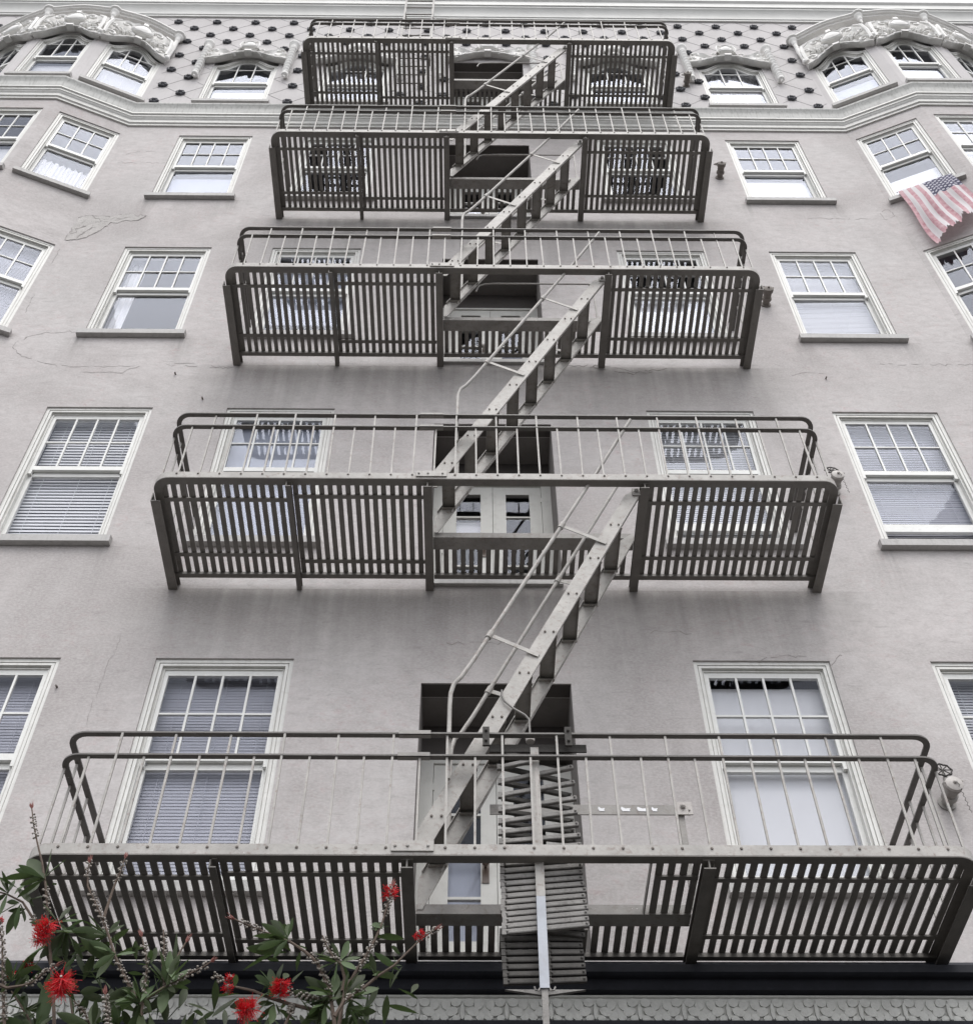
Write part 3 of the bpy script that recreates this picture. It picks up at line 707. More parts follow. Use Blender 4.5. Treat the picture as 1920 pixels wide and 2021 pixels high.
for n, (p, a, L) in FAC.items():
    for k in range(5):
        if n in ('L3', 'R3') and k < 3: continue
        if k == 4: make_window(4, FW[n][0], FW[n][1], 3, BF.get((n, 4), ('shade', 'shade', 0, .8)), p, a, arched=True)
        else: make_window(k, FW[n][0], FW[n][1], 3, BF.get((n, k), ('shade', 'shade', 0, .9)), p, a)

# ---------------------------------------------------------------- door recesses with glazed double doors
def door_bay(k):
    fz = Z0[k] + .07; ct = CT[k] if k < 4 else 18.80
    m = MB(); top = fz + 1.80
    m.box(DX0 + .001, DX1 - .001, .451, .50, top, ct + .10)          # dark boarded transom
    m.box(DX0 + .001, DX1 - .001, .012, .14, ct - .002, ct + .06)
    lift(m.build('transom_panel', 'recess'))
    m = MB(); m.box(DX0 + .0008, DX0 + .004, .02, .449, fz, ct - .003).box(DX1 - .004, DX1 - .0008, .02, .449, fz, ct - .003)
    m.box(DX0 + .004, DX1 - .004, .15, .449, ct - .004, ct - .0015)
    lift(m.build('jamb', 'jamb'))
    lift(MB().box(DX0 + .001, DX1 - .001, -.03, .449, fz - .05, fz + .004).build('door_step', 'sill'))
    D = put(MB().ring([(DX0 + .001, fz), (DX1 - .001, fz), (DX1 - .001, top), (DX0 + .001, top)], [(-.275, fz + .02), (.595, fz + .02), (.595, top - .03), (-.275, top - .03)], .425, .50).mesh('french_door', 'door'), 'french_door'); lift(D)
    zs = [top - .14 - i * .325 for i in range(4)]
    for s in (0, 1):
        xa, xb = (-.272, .159) if s == 0 else (.163, .592)
        ga, gb = xa + .115, xb - .105
        lf = MB(); lo = fz + .022; hi = top - .032
        zb = zs[3] - .30
        lf.ring([(xa, lo), (xb, lo), (xb, hi), (xa, hi)], [(ga, zb), (gb, zb), (gb, zs[0]), (ga, zs[0])], .440, .48)
        for i in range(1, 4): lf.box(ga - .002, gb + .002, .4435, .475, zs[i] - .001, zs[i] + .018)
        o = lf.build('door_leaf', 'door', D)
        for i in range(4):
            zt = zs[i]; zb_ = zs[i] - .307 if i < 3 else zb
            p = put(MB().box(ga, gb, -.0015, .0015, -.154, .154).mesh('pane', 'glass'), 'pane', D, ((0, .460, zt - .1535))); p.rotation_euler = (random.gauss(0, .006), 0, random.gauss(0, .006)); 
        for z in (top - .20, fz + .9):
            MB().box(xb - .006 if s else xa - .004, xb + .004 if s else xa + .006, .428, .438, z - .06, z).build('hinge', 'door', D)
    if k < 4:
        MB().box(.062, .108, .432, .441, fz + .80, fz + .95).build('escutcheon', 'brass', D)
        MB().tube([(.085, .441, fz + .92), (.085, .39, fz + .92)], [.010, .012], 10).blob((.085, .378, fz + .92), .027, 12, 8).build('door_knob', 'brass' if k == 0 else 'cap', D, True)
    for i, (x0, x1) in enumerate(((-.15, .05), (.28, .49))):
        if (k, i) in ((1, 0), (3, 0)):
            MB().box(x0 - .03, x1 + .03, .50, .504, zs[1] - .34, zs[1]).build('door_curtain', 'curtain', D)
        if (k, i) in ((0, 0), (0, 1), (2, 1)):
            MB().box(x0 - .03, x1 + .03, .52, .524, zs[3] - .3, zs[2] + .0).build('door_curtain', 'shade_blue', D)
    if k == 0: MB().blob((.05, .62, fz + .60), .075, 20, 14).build('globe_lamp', 'globe', D, True)
for k in range(5): door_bay(k)

# ---------------------------------------------------------------- ornament of the top floor
def hood(w, z_sh, z_cr, name='window_hood', big=False):
    """plaster hood; local x centred; z_sh/z_cr = lower edge at the shoulders and crown"""
    hw = w / 2; m = MB()
    low = lambda t: z_sh + (z_cr - z_sh) * (0.5 + 0.5 * math.cos(math.pi * min(1, abs(t) ** 1.15 * 1.12))) - .03 * max(0, abs(t) - .85) / .15
    n = 28
    if not big:
        key = [(1.0, .13), (.96, .30), (.86, .42), (.74, .47), (.62, .40), (.50, .33), (.38, .27), (.28, .36), (.235, .46), (.235, .70), (0, .74)]
        def upf(t):
            t = abs(t); ks = sorted(key)
            for (a, za), (b, zb) in zip(ks, ks[1:]):
                if a <= t <= b: return z_sh - .02 + za + (zb - za) * (t - a) / (b - a + 1e-9)
            return z_sh + .1
        top = lambda t: min(upf(t), upf(t))
    else:
        top = lambda t: z_sh + .80 + .10 * math.cos(t * 2.2)
    b = len(m.v)
    dep = .105
    rows = 7
    for i in range(n + 1):
        t = -1 + 2 * i / n; lo, hi = low(t), max(top(t), low(t) + .06)
        for j in range(rows):
            s = j / (rows - 1); z = lo + (hi - lo) * s
            # concave dish: proud at both edges
            e = min(s, 1 - s); y = -dep * (1.0 if e < .08 else (.5 if big else .62)) - .010 * math.sin(i * 1.3 + j * 2.1)
            m.v.append((t * hw, y, z))
    for i in range(n):
        for j in range(rows - 1):
            q = b + i * rows + j; m.f.append((q, q + rows, q + rows + 1, q + 1))
    # soffit and top returns to the wall
    b2 = len(m.v)
    for i in range(n + 1):
        t = -1 + 2 * i / n; lo, hi = low(t), max(top(t), low(t) + .06); m.v += [(t * hw, .0, lo + .06), (t * hw, .0, hi)]
    for i in range(n):
        m.f.append((b + i * rows, b2 + 2 * i, b2 + 2 * i + 2, b + (i + 1) * rows)); m.f.append((b + i * rows + rows - 1, b + (i + 1) * rows + rows - 1, b2 + 2 * i + 3, b2 + 2 * i + 1))
    for i in (0, n):
        m.f.append((b + i * rows, b + i * rows + rows - 1, b2 + 2 * i + 1, b2 + 2 * i))
    # rolled lower lip
    P = [(t * hw, -dep - .004, low(t) + .014 + .006 * math.sin(t * 31)) for t in [-1 + 2 * i / 40 for i in range(41)]]; m.tube(P, .013, 6)
    def scroll(cx, cz, r, dirn, y=-dep - .012, tk=.02):
        pts = []
        for i in range(22):
            a = i / 21 * 3.6 * math.pi * .5 + .4; rr = r * (1 - i / 24)
            pts.append((cx + dirn * rr * math.cos(a), y - .014 * i / 21, cz + rr * math.sin(a)))
        m.tube(pts, [tk * (1 - .5 * i / 21) for i in range(22)], 6)
    def lobe(x, z, rx, rz_, rot, h=.03):
        R = Matrix.Rotation(rot, 3, 'Y'); m.blob((x, -dep * .72, z), (rx, h, rz_), 8, 5, R)
    for s in (-1, 1):
        if big:
            scroll(s * hw * .78, z_sh + .12, .095, s, tk=.026); scroll(s * hw * .50, z_sh + .64, .095, -s, tk=.026); scroll(s * hw * .84, z_sh + .44, .07, s, tk=.022)
            for q in range(9):
                a = q * .55; lobe(s * (hw * .55 + .08 * math.cos(a)), z_sh + .34 + .11 * math.sin(a) + .02 * q, .055, .022, -s * a, .05)
            for q in range(5): lobe(s * hw * (.24 + .07 * q), z_sh + .47 + .05 * (q % 2), .035, .05, s * .4 * q, .03)
            m.tube([(s * hw * .97, -dep - .02, z_sh + .06), (s * hw * .985, -dep - .03, z_sh + .35), (s * hw * .93, -dep - .03, z_sh + .62), (s * hw * .72, -dep - .02, z_sh + .74)], [.028, .03, .026, .016], 6)
        else:
            scroll(s * hw * .80, z_sh + .25, .062, s); scroll(s * hw * .90, z_sh + .09, .045, s); scroll(s * hw * .36, z_sh + .28, .045, -s, tk=.012)
            for q in range(6): lobe(s * hw * (.34 + .07 * q), z_sh + .20 + .035 * (q % 2) - .01 * q, .036, .018, s * (.5 + .3 * q), .03)
    # cartouche in the middle
    cz = z_cr + (.34 if big else .22); rr = (.16, .15) if big else (.115, .12)
    pts = []
    for i in range(24):
        a = 2 * math.pi * i / 24; k = 1 + .12 * math.cos(3 * a + math.pi / 2)
        pts.append((rr[0] * k * math.cos(a), cz + rr[1] * k * math.sin(a)))
    b = len(m.v)
    for s_, y in ((1.0, -.06), (1.0, -dep - .035), (.86, -dep - .055), (.8, -dep - .04), (.4, -dep - .06)):
        m.v += [(x * s_, y, cz + (z - cz) * s_) for x, z in pts]
    for r_ in range(4):
        for i in range(24): m.f.append((b + r_ * 24 + i, b + r_ * 24 + (i + 1) % 24, b + (r_ + 1) * 24 + (i + 1) % 24, b + (r_ + 1) * 24 + i))
    m.f.append(tuple(b + 96 + i for i in range(24)))
    if big:   # shell and small bracket above the cartouche
        for q in range(7):
            a = math.radians(30 + 20 * q); m.tube([(0, -.05, cz + .10), (.16 * math.cos(a), -.09, cz + .12 + .14 * math.sin(a))], [.008, .022], 5)
        m.box(-.035, .035, -.15, -.03, cz + .16, cz + .25)
    else:
        for s in (-1, 1): m.tube([(s * .12, -dep - .02, cz - .10), (s * .15, -dep - .03, cz), (s * .12, -dep - .03, cz + .13), (s * .04, -dep - .02, cz + .16)], .014, 6)
    m.box(-.05, .05, -dep - .04, -.05, z_cr - .035, z_cr + .02)
    return m.mesh(name, 'ornament', True)
hm = hood(1.20, 18.60, 18.86)
for c, (x, wd) in WX.items(): lift(put(hm, 'window_hood', None, (x, -.001, 0)))
lift(put(hood(1.24, 18.72, 18.92), 'window_hood', None, (.158, -.001, .02)))
# twisted columns
tw = MB(); n = 14; rows = 60; b = 0
for j in range(rows + 1):
    z = 1.02 * j / rows
    for i in range(n):
        a = 2 * math.pi * i / n; r = .044 * (1 + .32 * math.cos(a - z * 56)); tw.v.append((r * math.cos(a), r * math.sin(a), z + .18))
for j in range(rows):
    for i in range(n): tw.f.append((j * n + i, j * n + (i + 1) % n, (j + 1) * n + (i + 1) % n, (j + 1) * n + i))
twm_parts = tw
def lathe(m, prof, n=14, c=(0, 0)):
    b = len(m.v)
    for r, z in prof:
        for i in range(n): a = 2 * math.pi * i / n; m.v.append((c[0] + r * math.cos(a), c[1] + r * math.sin(a), z))
    for j in range(len(prof) - 1):
        for i in range(n): m.f.append((b + j * n + i, b + j * n + (i + 1) % n, b + (j + 1) * n + (i + 1) % n, b + (j + 1) * n + i))
lathe(tw, [(.001, 0), (.014, .01), (.016, .03), (.010, .05), (.045, .075), (.052, .10), (.052, .12), (.040, .135), (.055, .155), (.055, .18), (.04, .195)])
lathe(tw, [(.04, 1.185), (.055, 1.20), (.055, 1.22), (.045, 1.235), (.050, 1.28), (.072, 1.32), (.085, 1.34), (.085, 1.375), (.001, 1.38)])
tw.box(-.03, .03, 0.02, .075, .12, 1.30)
twm = tw.mesh('twisted_column', 'ornament', True)
for c, (x, wd) in WX.items():
    for s in (-1, 1): lift(put(twm, 'twisted_column', None, (x + s * .648, -.075, 17.90)))
for s in (-1, 1): lift(put(twm, 'twisted_column', None, (.158 + s * .68, -.075, 17.92)))
# bay pediments
for n_, (p, a, L) in FAC.items():
    me = hood(L * .99, 18.56, 18.86, 'bay_pediment', True)
    o = put(me, 'bay_pediment', None, (p[0] + math.cos(a) * L / 2, p[1] + math.sin(a) * L / 2, 0), a); lift(o)
def lerp(p, q, t): return (p[0] + (q[0] - p[0]) * t, p[1] + (q[1] - p[1]) * t)
for side, pts in (('L', (LC4, LC3, LC2, LC1)), ('R', (RC1, RC2, RC3, RC4))):
    zc = 19.56 if side == 'L' else 19.66
    m = MB(); P = []
    for a_, b_ in zip(pts, pts[1:]):
        for i in range(12):
            t = i / 12; P.append((lerp(a_, b_, t), zc + .12 * math.sin(math.pi * t) ** 1.5))
    P.append((pts[-1], zc))
    path = [q[0] for q in P]
    sec = [(0.0, -.05), (.09, -.05), (.10, -.025), (.13, -.015), (.135, .0), (.16, .015), (.16, .045), (.0, .06)]
    k = len(sec); mm_ = MB().ribbon(path, sec)
    for i, q in enumerate(P):
        for j in range(k): v = mm_.v[i * k + j]; mm_.v[i * k + j] = (v[0], v[1], v[2] + q[1])
    lift(mm_.build('pediment_coping', 'ornament', smooth=True))
    for ci, q in enumerate(pts):      # blocks and finials at the corners
        cx = sum(z[0] for z in pts) / 4; 
        nd = Vector(((q[0] - cx) * .35, -1.0)).normalized()
        m = MB(); c = (q[0] + nd.x * .09, q[1] + nd.y * .09)
        lathe(m, [(.001, zc - .20), (.028, zc - .18), (.042, zc - .13), (.034, zc - .09), (.055, zc - .05), (.07, zc - .02), (.07, zc + .0), (.10, zc + .02), (.105, zc + .05), (.075, zc + .06), (.07, zc + .09), (.001, zc + .10)], 12, c)
        if ci in (0, 3):
            m.tube([(c[0], c[1], zc - .16), (c[0] - nd.x * .02, c[1] - nd.y * .02, zc - .45), (c[0] - nd.x * .0, c[1], zc - .80), (c[0] + nd.x * .02, c[1] + nd.y * .02, zc - .96)], [.030, .036, .032, .03], 8)
            m.blob((c[0] + nd.x * .015, c[1] + nd.y * .015, zc - .98), (.05, .045, .05), 10, 6)
        else:
            d_ = MB()
            m.tube([(c[0], c[1], zc - .16), (c[0], c[1], zc - .30)], [.024, .010], 8)
            d_.blob((c[0] + nd.x * .015, c[1] + nd.y * .015, zc - .94), (.05, .045, .06), 10, 6).blob((c[0], c[1], zc - 1.0), (.03, .03, .04), 8, 5); lift(d_.build('corner_drop', 'ornament', smooth=True))
        lift(m.build('corner_scroll', 'ornament', smooth=True))

# ---------------------------------------------------------------- fire escape landings
def beam_I(x, y0, y1, z0, z1, w=.062):
    m = MB(); c = (x)
    m.box(x - w / 2, x + w / 2, y0, y1, z0, z0 + .007).box(x - w / 2, x + w / 2, y0, y1, z1 - .007, z1).box(x - .004, x + .004, y0, y1, z0 + .007, z1 - .007)
    return m
XA, XB, RC = -2.285, 2.605, .115
def corner_path(y, xa, xb, r, yend=0.0, n=8):
    P = [(xa, yend)]
    for i in range(n + 1): a = math.pi / 2 * i / n; P.append((xa + r - r * math.cos(a), y + r - r * math.sin(a)))
    for i in range(n + 1): a = math.pi / 2 * i / n; P.append((xb - r + r * math.sin(a), y + r - r * math.cos(a)))
    P.append((xb, yend)); return P
BX = [-2.300, -1.3434, -.3365, 1.2168, 2.630]
BAL = MB().box(-.0062, .0062, -.0062, .0062, 0, .655).mesh('baluster', 'iron_pale'); BALT = MB().box(-.0062, .0062, -.0062, .0062, 0, .81).mesh('baluster', 'iron_pale')
SLATM = {}
def slat_mesh(y0, y1):
    k = (round(y0, 3), round(y1, 3))
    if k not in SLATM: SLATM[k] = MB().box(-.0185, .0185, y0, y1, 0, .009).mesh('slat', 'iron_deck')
    return SLATM[k]
def front_y(x, y=-1.005):
    r = RC - .02; xl, xr = XA + .02 + r, XB - .02 - r
    if x < xl: d = min(r, xl - x); return y + r - math.sqrt(max(0, r * r - d * d))
    if x > xr: d = min(r, x - xr); return y + r - math.sqrt(max(0, r * r - d * d))
    return y
def landing(k):
    lab = {0: 'lowest fire escape landing with the folded drop ladder hanging through its hatch', 1: 'second lowest iron fire escape landing, above the tall clear wall band',
           2: 'middle iron fire escape landing of the five, third from the bottom', 3: 'fourth iron fire escape landing from the bottom, just below the moulded belt course',
           4: 'topmost iron fire escape landing in front of the rosette frieze'}[k]
    R = thing('fire_escape_landing', lab, 'fire escape', (0, 0, Z0[k]), 'fire escape landings')
    zd = .035
    # outer angle: upright leg and bottom leg
    m = MB().ribbon(corner_path(-1.02, XA - .012, XB + .012, RC), [(.0, .028), (.008, .028), (.008, .092), (.0, .092)], True)
    m.build('edge_angle', 'iron_pale', R, True)
    MB().ribbon(corner_path(-1.02, XA - .012, XB + .012, RC), [(-.055, .022), (.007, .022), (.007, .0278), (-.055, .0278)], True).build('edge_flange', 'iron_deck', R, True)
    m = MB()
    for i in range(31): m.blob((-2.133 + .1532 * i, -1.030, .070), (.0085, .007, .0085), 6, 4)
    for i in range(6): m.blob((XA - .022, -.86 + .15 * i, .07), (.006, .008, .008), 6, 4); m.blob((XB + .022, -.86 + .15 * i, .07), (.006, .008, .008), 6, 4)
    m.build('bolt', 'rust', R, True, kind='stuff')
    # beams
    for i, x in enumerate(BX):
        if i in (2, 3): beam_I(x, -1.004, -.001, -.036, .0215, .062).build('beam', 'iron_deck', R)
        elif i == 1: MB().box(x - .004, x + .004, -1.004, -.001, -.030, .0215).box(x - .004, x + .034, -1.004, -.001, -.036, -.029).box(x - .004, x + .034, -1.004, -.001, .0145, .0215).build('beam', 'iron_deck', R)
        else:
            s = -1 if i == 0 else 1
            MB().box(x - (.025 if s < 0 else .045), x + (.025 if s > 0 else .045), -.86, -.001, -.036, -.028).box(x + s * .021, x + s * .028, -.86, -.001, -.028, .060).build('beam', 'iron_deck', R)
    # straps under the slats
    def strap(x0, x1, y): MB().box(x0, x1, y - .017, y + .017, zd - .012, zd - .0005).build('strap', 'iron_deck', R)
    for y in (-.825, -.300): strap(BX[0] + .03, BX[1] - .006, y)
    for y in (-.858, -.240): strap(BX[1] + .036, BX[2] - .034, y)
    for y in (-.815, -.288): strap(BX[3] + .034, BX[4] - .027, y)
    # slats
    def slat(x, y0, y1):
        me = slat_mesh(y0, y1); o = put(me, 'slat', R, (x, 0, zd)); o.rotation_euler = (0, 0, random.gauss(0, .0012))
    x = BX[0] + .075
    while x < BX[1] - .02: slat(x, front_y(x) + .012, -.088); x += .0636
    x = BX[1] + .052
    while x < BX[2] - .03: slat(x, -.993, -.088); x += .0636
    x = BX[3] + .058
    while x < BX[4] - .05: slat(x, front_y(x) + .012, -.088); x += .0636
    m0, m1 = BX[2] + .034, BX[3] - .034
    if k > 0:
        x = m0 + .028
        while x < m1 - .01: slat(x, -.372, -.088); x += .0636
        MB().box(m0 - .002, m1 + .002, -.482, -.475, zd - .01, zd + .045).box(m0 - .002, m1 + .002, -.475, -.365, zd - .012, zd - .0005).build('hatch_edge', 'iron', R)
    else:
        x = m0 + .028
        while x < m1 - .01:
            if not (.14 < x < .62): slat(x, -.40, -.088)
            elif x < .62: slat(x, -.34, -.088)
            x += .0636
        for i in range(4): slat(.975 + .0636 * i, -.993, -.47)
        strap(.955, m1, -.835)
        MB().box(m0 - .002, m1 + .002, -.505, -.498, zd - .01, zd + .05).box(m0 - .002, m1 + .002, -.498, -.395, zd - .012, zd - .0005).build('hatch_edge', 'iron', R)
        MB().box(.925, .932, -1.00, -.50, zd - .008, zd + .03).build('hatch_edge', 'iron', R)
    # rear angle along the wall
    MB().box(BX[0] + .026, m0 - .066, -.125, -.085, .006, .0335).build('rear_angle', 'iron_deck', R)
    MB().box(m0, m1, -.125, -.085, .006, .0335).build('rear_angle', 'iron_deck', R)
    MB().box(m1 + .066, BX[4] - .026, -.125, -.085, .006, .0335).build('rear_angle', 'iron_deck', R)
    # rails: flat bars bent round the corners and run back to the wall
    for z, nm in ((.848, 'top_rail'), (.688, 'middle_rail')):
        MB().ribbon(corner_path(-1.02, XA - .012, XB + .012, RC), [(-.036, z), (0.0, z), (0.0, z + .011), (-.036, z + .011)], True).build(nm, 'iron_rail', R, True)
    for i in range(31):
        tall = i % 2 == 1
        o = put(BALT if tall else BAL, 'baluster', R, (-2.133 + .1532 * i, -1.006, .036)); o.rotation_euler = (random.gauss(0, .006), random.gauss(0, .006), 0)
    for sx in (XA - .002, XB + .002):
        for i, y in enumerate((-.90, -.745, -.59, -.435, -.28)):
            put(BALT if i % 2 else BAL, 'baluster', R, (sx, y, .036))
    # splice plates left of the hatch
    MB().box(-.42, -.20, -1.038, -1.0285, .045, .108).blob((-.40, -1.04, .075), .009, 6, 4).blob((-.335, -1.04, .075), .009, 6, 4).blob((-.23, -1.04, .075), .009, 6, 4).build('splice_plate', 'iron_pale', R)
    for z in (.848, .688): MB().box(-.42, -.24, -1.03, -.99, z - .009, z - .0005).box(-.42, -.24, -1.0285, -1.021, z - .009, z + .018).build('splice_plate', 'iron', R)
    # hatch guard
    if k in (2, 3, 4):
        MB().tube([(.0, -.47, .60), (.03, -.47, .72), (.09, -.46, .775), (.2, -.46, .785), (1.16, -.46, .79)], .0085, 8).build('guard_rod', 'iron', R, True)
        MB().box(1.15, 1.165, -.468, -.452, .05, .79).build('guard_post', 'iron', R)
    if k == 0:
        MB().box(.10, 1.275, -.470, -.462, .715, .785).build('guard_bar', 'iron', R)
        MB().box(1.205, 1.24, -.462, -.44, .05, .79).build('guard_post', 'iron', R)
        MB().box(1.20, 1.29, -.480, -.471, .71, .80).blob((1.235, -.487, .765), .017, 8, 5).blob((1.27, -.483, .74), .007, 6, 4).build('guard_bracket', 'cap', R)
        for x0, x1 in ((.735, .775), (.87, .925), (.965, 1.03), (1.05, 1.085)):
            pts = [(x0, .755), (x0 + .008, .738), (x1, .737), (x1 - .004, .746), (x1 + .002, .760), ((x0 + x1) / 2, .757), (x0 + .004, .770)]
            MB().prism(pts, -.4722, -.4704).build('torn_sticker', 'sticker', R)
    return R
LAND = {}
LAND[0] = landing(0); LAND[1] = landing(1); LAND[2] = landing(2)
index_children()
for k in (3, 4):
    c = copy_tree(LAND[2]); c.location.z = Z0[k]; LAND[k] = c
LAND[3]['label'] = 'fourth iron fire escape landing from the bottom, just below the moulded belt course'
LAND[4]['label'] = 'topmost iron fire escape landing in front of the rosette frieze'

# ---------------------------------------------------------------- stairs between the landings
def stair():
    R = thing('fire_escape_stair', 'lowest steep iron stair, rising above the folded drop ladder with both handrails clear', 'stair', (0, 0, Z0[0]), 'steep iron stairs between the landings')
    SL = 2.128; zu = lambda x: 3.155 + SL * (x - 1.07)     # upper edge line, relative to the landing
    x0 = -.30; zt = 3.19
    for nm, y in (('stringer', -.93), ('stringer', -.505)):
        s = -1 if y < -.7 else 1
        poly = [(x0, .045), (x0, zu(x0)), (1.07 + .012, zt - .0), (1.175, zt), (1.175, zu(1.175 - .105))]
        poly = [(x0 + .0, .05), (x0 + .03, .05)] + [(1.182, zu(1.182 - .105)), (1.182, zu(1.182 - .105) + .09), (1.075, zu(1.075)), (x0, zu(x0))]
        m = MB().prism(poly, y - .004, y + .004)
        # thin flanges turned inwards
        d = Vector((1, 0, SL)).normalized()
        for off in (.0, .105):
            p, q = (x0 + off + .02, y - s * .012, zu(x0 + .02)), (1.07 + off, y - s * .012, zu(1.07))
            m.bar(p, q, .022, .004, (-SL, 0, 1))
        o = m.build(nm, 'iron_pale', R)
    bolts = MB(); 
    for i in range(1, 9):
        z = .3556 * i - .004; xc = x0 + .0
        xm = 1.07 + (z - 3.155) / SL + .0525 - .0
        tr = MB(); tr.box(xm - .048, xm + .048, -.925, -.51, z - .004, z + .004).box(xm - .048, xm - .044, -.925, -.51, z - .028, z - .004).box(xm + .044, xm + .048, -.925, -.51, z - .028, z - .004)
        tr.build('tread', 'iron', R)
        MB().box(xm - .052, xm + .052, -.532, -.5095, z - .034, z - .029).box(xm - .052, xm + .052, -.9255, -.903, z - .034, z - .029).build('tread_bracket', 'iron_pale', R)
        for dx in (-.027, .027):
            bolts.blob((xm + dx, -.938, z - .01), (.0085, .007, .0085), 6, 4); bolts.blob((xm + dx, -.497, z - .01), (.0085, .007, .0085), 6, 4)
    bolts.build('bolt', 'rust', R, True, kind='stuff')
    hz = lambda x: 2.77 + 2.15 * (x - .602)                # handrail centre line
    for y in (-.975, -.475):
        top = 1.19 if y < -.7 else 1.115
        pts = [(-.138, y, .56), (-.138, y, 1.10), (-.134, y, 1.20), (-.115, y, 1.28), (-.075, y, hz(-.075) + .015), (0.0, y, hz(0.0)), (.3, y, hz(.3)), (.6, y, hz(.6)), (.9, y, hz(.9)), (top, y, hz(top))]
        if y > -.7: pts += [(1.14, y, hz(1.115) + .05), (1.135, y, hz(1.115) + .075), (1.115, y, hz(1.115) + .08)]
        else: pts[-1] = (1.19, -1.0, hz(1.19) - .01)
        MB().tube(pts, .0135, 10).build('handrail', 'iron_pale', R, True)
        for x in (.60, .10):
            hx = (x, y, hz(x)); sx = x + .29; sy = -.934 if y < -.7 else -.50
            zz = hz(x) - .16
            m = MB().tube([(x - .012, y, hz(x) - .026), (x + .012, y, hz(x) + .026)], .021, 10)
            m.bar((x + .01, y, hz(x) - .005), (sx + .01, sy - .006 if y < -.7 else sy + .006, hz(x) - .14), .005, .030, (-.45, 0, .9) if False else (0, 0, 1))
            m.build('handrail_bracket', 'iron_pale', R)
    # top hanger and brace at the head of the stair
    MB().box(1.13, 1.19, -.945, -.935, 3.155, 3.235).blob((1.16, -.95, 3.2), .016, 8, 5).build('hanger_plate', 'iron', R)
    return R
s0 = stair()
index_children()
labs = ['second lowest iron stair, rising from the second landing to the middle one', 'third iron stair from the bottom, crossing the middle of the facade', 'topmost iron stair, climbing past the belt course to the uppermost landing']
for k in (1, 2, 3):
    c = copy_tree(s0); c.location.z = Z0[k]; c['label'] = labs[k - 1]
LAND_TOP = 21.5
# ---------------------------------------------------------------- folded drop ladder
R = thing('drop_ladder', 'folded drop ladder of crossed iron bars on a bare metal channel at the lowest landing', 'ladder', (.345, -.92, 3.17))
def rl(x, y, z): return (x - .345, y + .92, z - 3.17)
zl = [4.525, 4.425, 4.33, 4.235, 4.155, 4.085, 4.025, 3.975, 3.928, 3.884, 3.842, 3.803, 3.765, 3.728, 3.692, 3.656, 3.621, 3.587, 3.553, 3.520, 3.488]
def angle_bar(a, b, flip=1):
    m = MB(); m.bar(rl(*a), rl(*b), .004, .021); a2 = (a[0], a[1] + flip * .010, a[2] - .012); b2 = (b[0], b[1] + flip * .010, b[2] - .012); m.bar(rl(*a2), rl(*b2), .020, .004)
    m.blob(rl(a[0] + .012, a[1] - .005, a[2]), (.007, .006, .007), 6, 4); m.blob(rl(b[0] - .012, b[1] - .005, b[2]), (.007, .006, .007), 6, 4)
    m.box(*(lambda p: (p[0] - .012, p[0] + .010, p[1] - .006, p[1] + .016, p[2] - .020, p[2] + .014))(rl(a[0], a[1], a[2])))
    return m
for i, z in enumerate(zl):
    rise = max(.026, .115 - .012 * i) if i < 8 else .026 + .001 * i
    xr = .560 + .001 * i + random.gauss(0, .003); xl = .148 + random.gauss(0, .002) + .0006 * i
    angle_bar((xl, -.945, z), (xr, -.945, z + rise)).build('rung_bar', 'iron_worn', R)
    zb = z + .045 if i < 7 else z + .018
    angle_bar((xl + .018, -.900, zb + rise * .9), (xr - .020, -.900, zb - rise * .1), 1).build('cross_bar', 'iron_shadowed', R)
for i in range(8):
    z = 3.530 - .0385 * i; xl = .150 + .002 * i
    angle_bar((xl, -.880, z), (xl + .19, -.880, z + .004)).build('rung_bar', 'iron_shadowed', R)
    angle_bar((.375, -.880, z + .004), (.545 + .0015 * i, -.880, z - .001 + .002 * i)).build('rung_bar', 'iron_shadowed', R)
MB().prism([(.158 - .345, .03), (.545 - .345, .03), (.35 - .345, -.0)], .012, .03).build('foot_plate', 'iron_worn', R)
m = MB(); p = rl(.325, -.975, 3.17)
m.box(-.023, .023, -.055, -.050, 0, .50).box(-.023, -.019, -.050, -.025, 0, .5).box(.019, .023, -.050, -.025, 0, .5)
m.build('bare_channel', 'galv', R)
m = MB(); m.box(-.023, .023, -.055, -.050, .501, 1.47).box(-.023, -.019, -.050, -.025, .501, 1.47).box(.019, .023, -.050, -.025, .501, 1.47); m.build('painted_channel', 'iron_pale', R)
MB().prism([(.001, .93), (.006, 1.02), (.009, 1.14), (.017, 1.28), (.012, 1.34), (.004, 1.33), (-.004, 1.29), (-.001, 1.12)], -.0562, -.0552).build('paint_drip', 'cap', R)
MB().box(-.015, .015, -.046, -.030, -1.6, 0.02).build('slide_rod', 'iron_worn', R)
for s in (-1, 1): MB().tube([(s * .018, -.045, .01), (s * .030, -.05, -.012), (s * .044, -.052, -.010), (s * .050, -.052, .006)], .005, 6).build('hook', 'iron_worn', R, True)
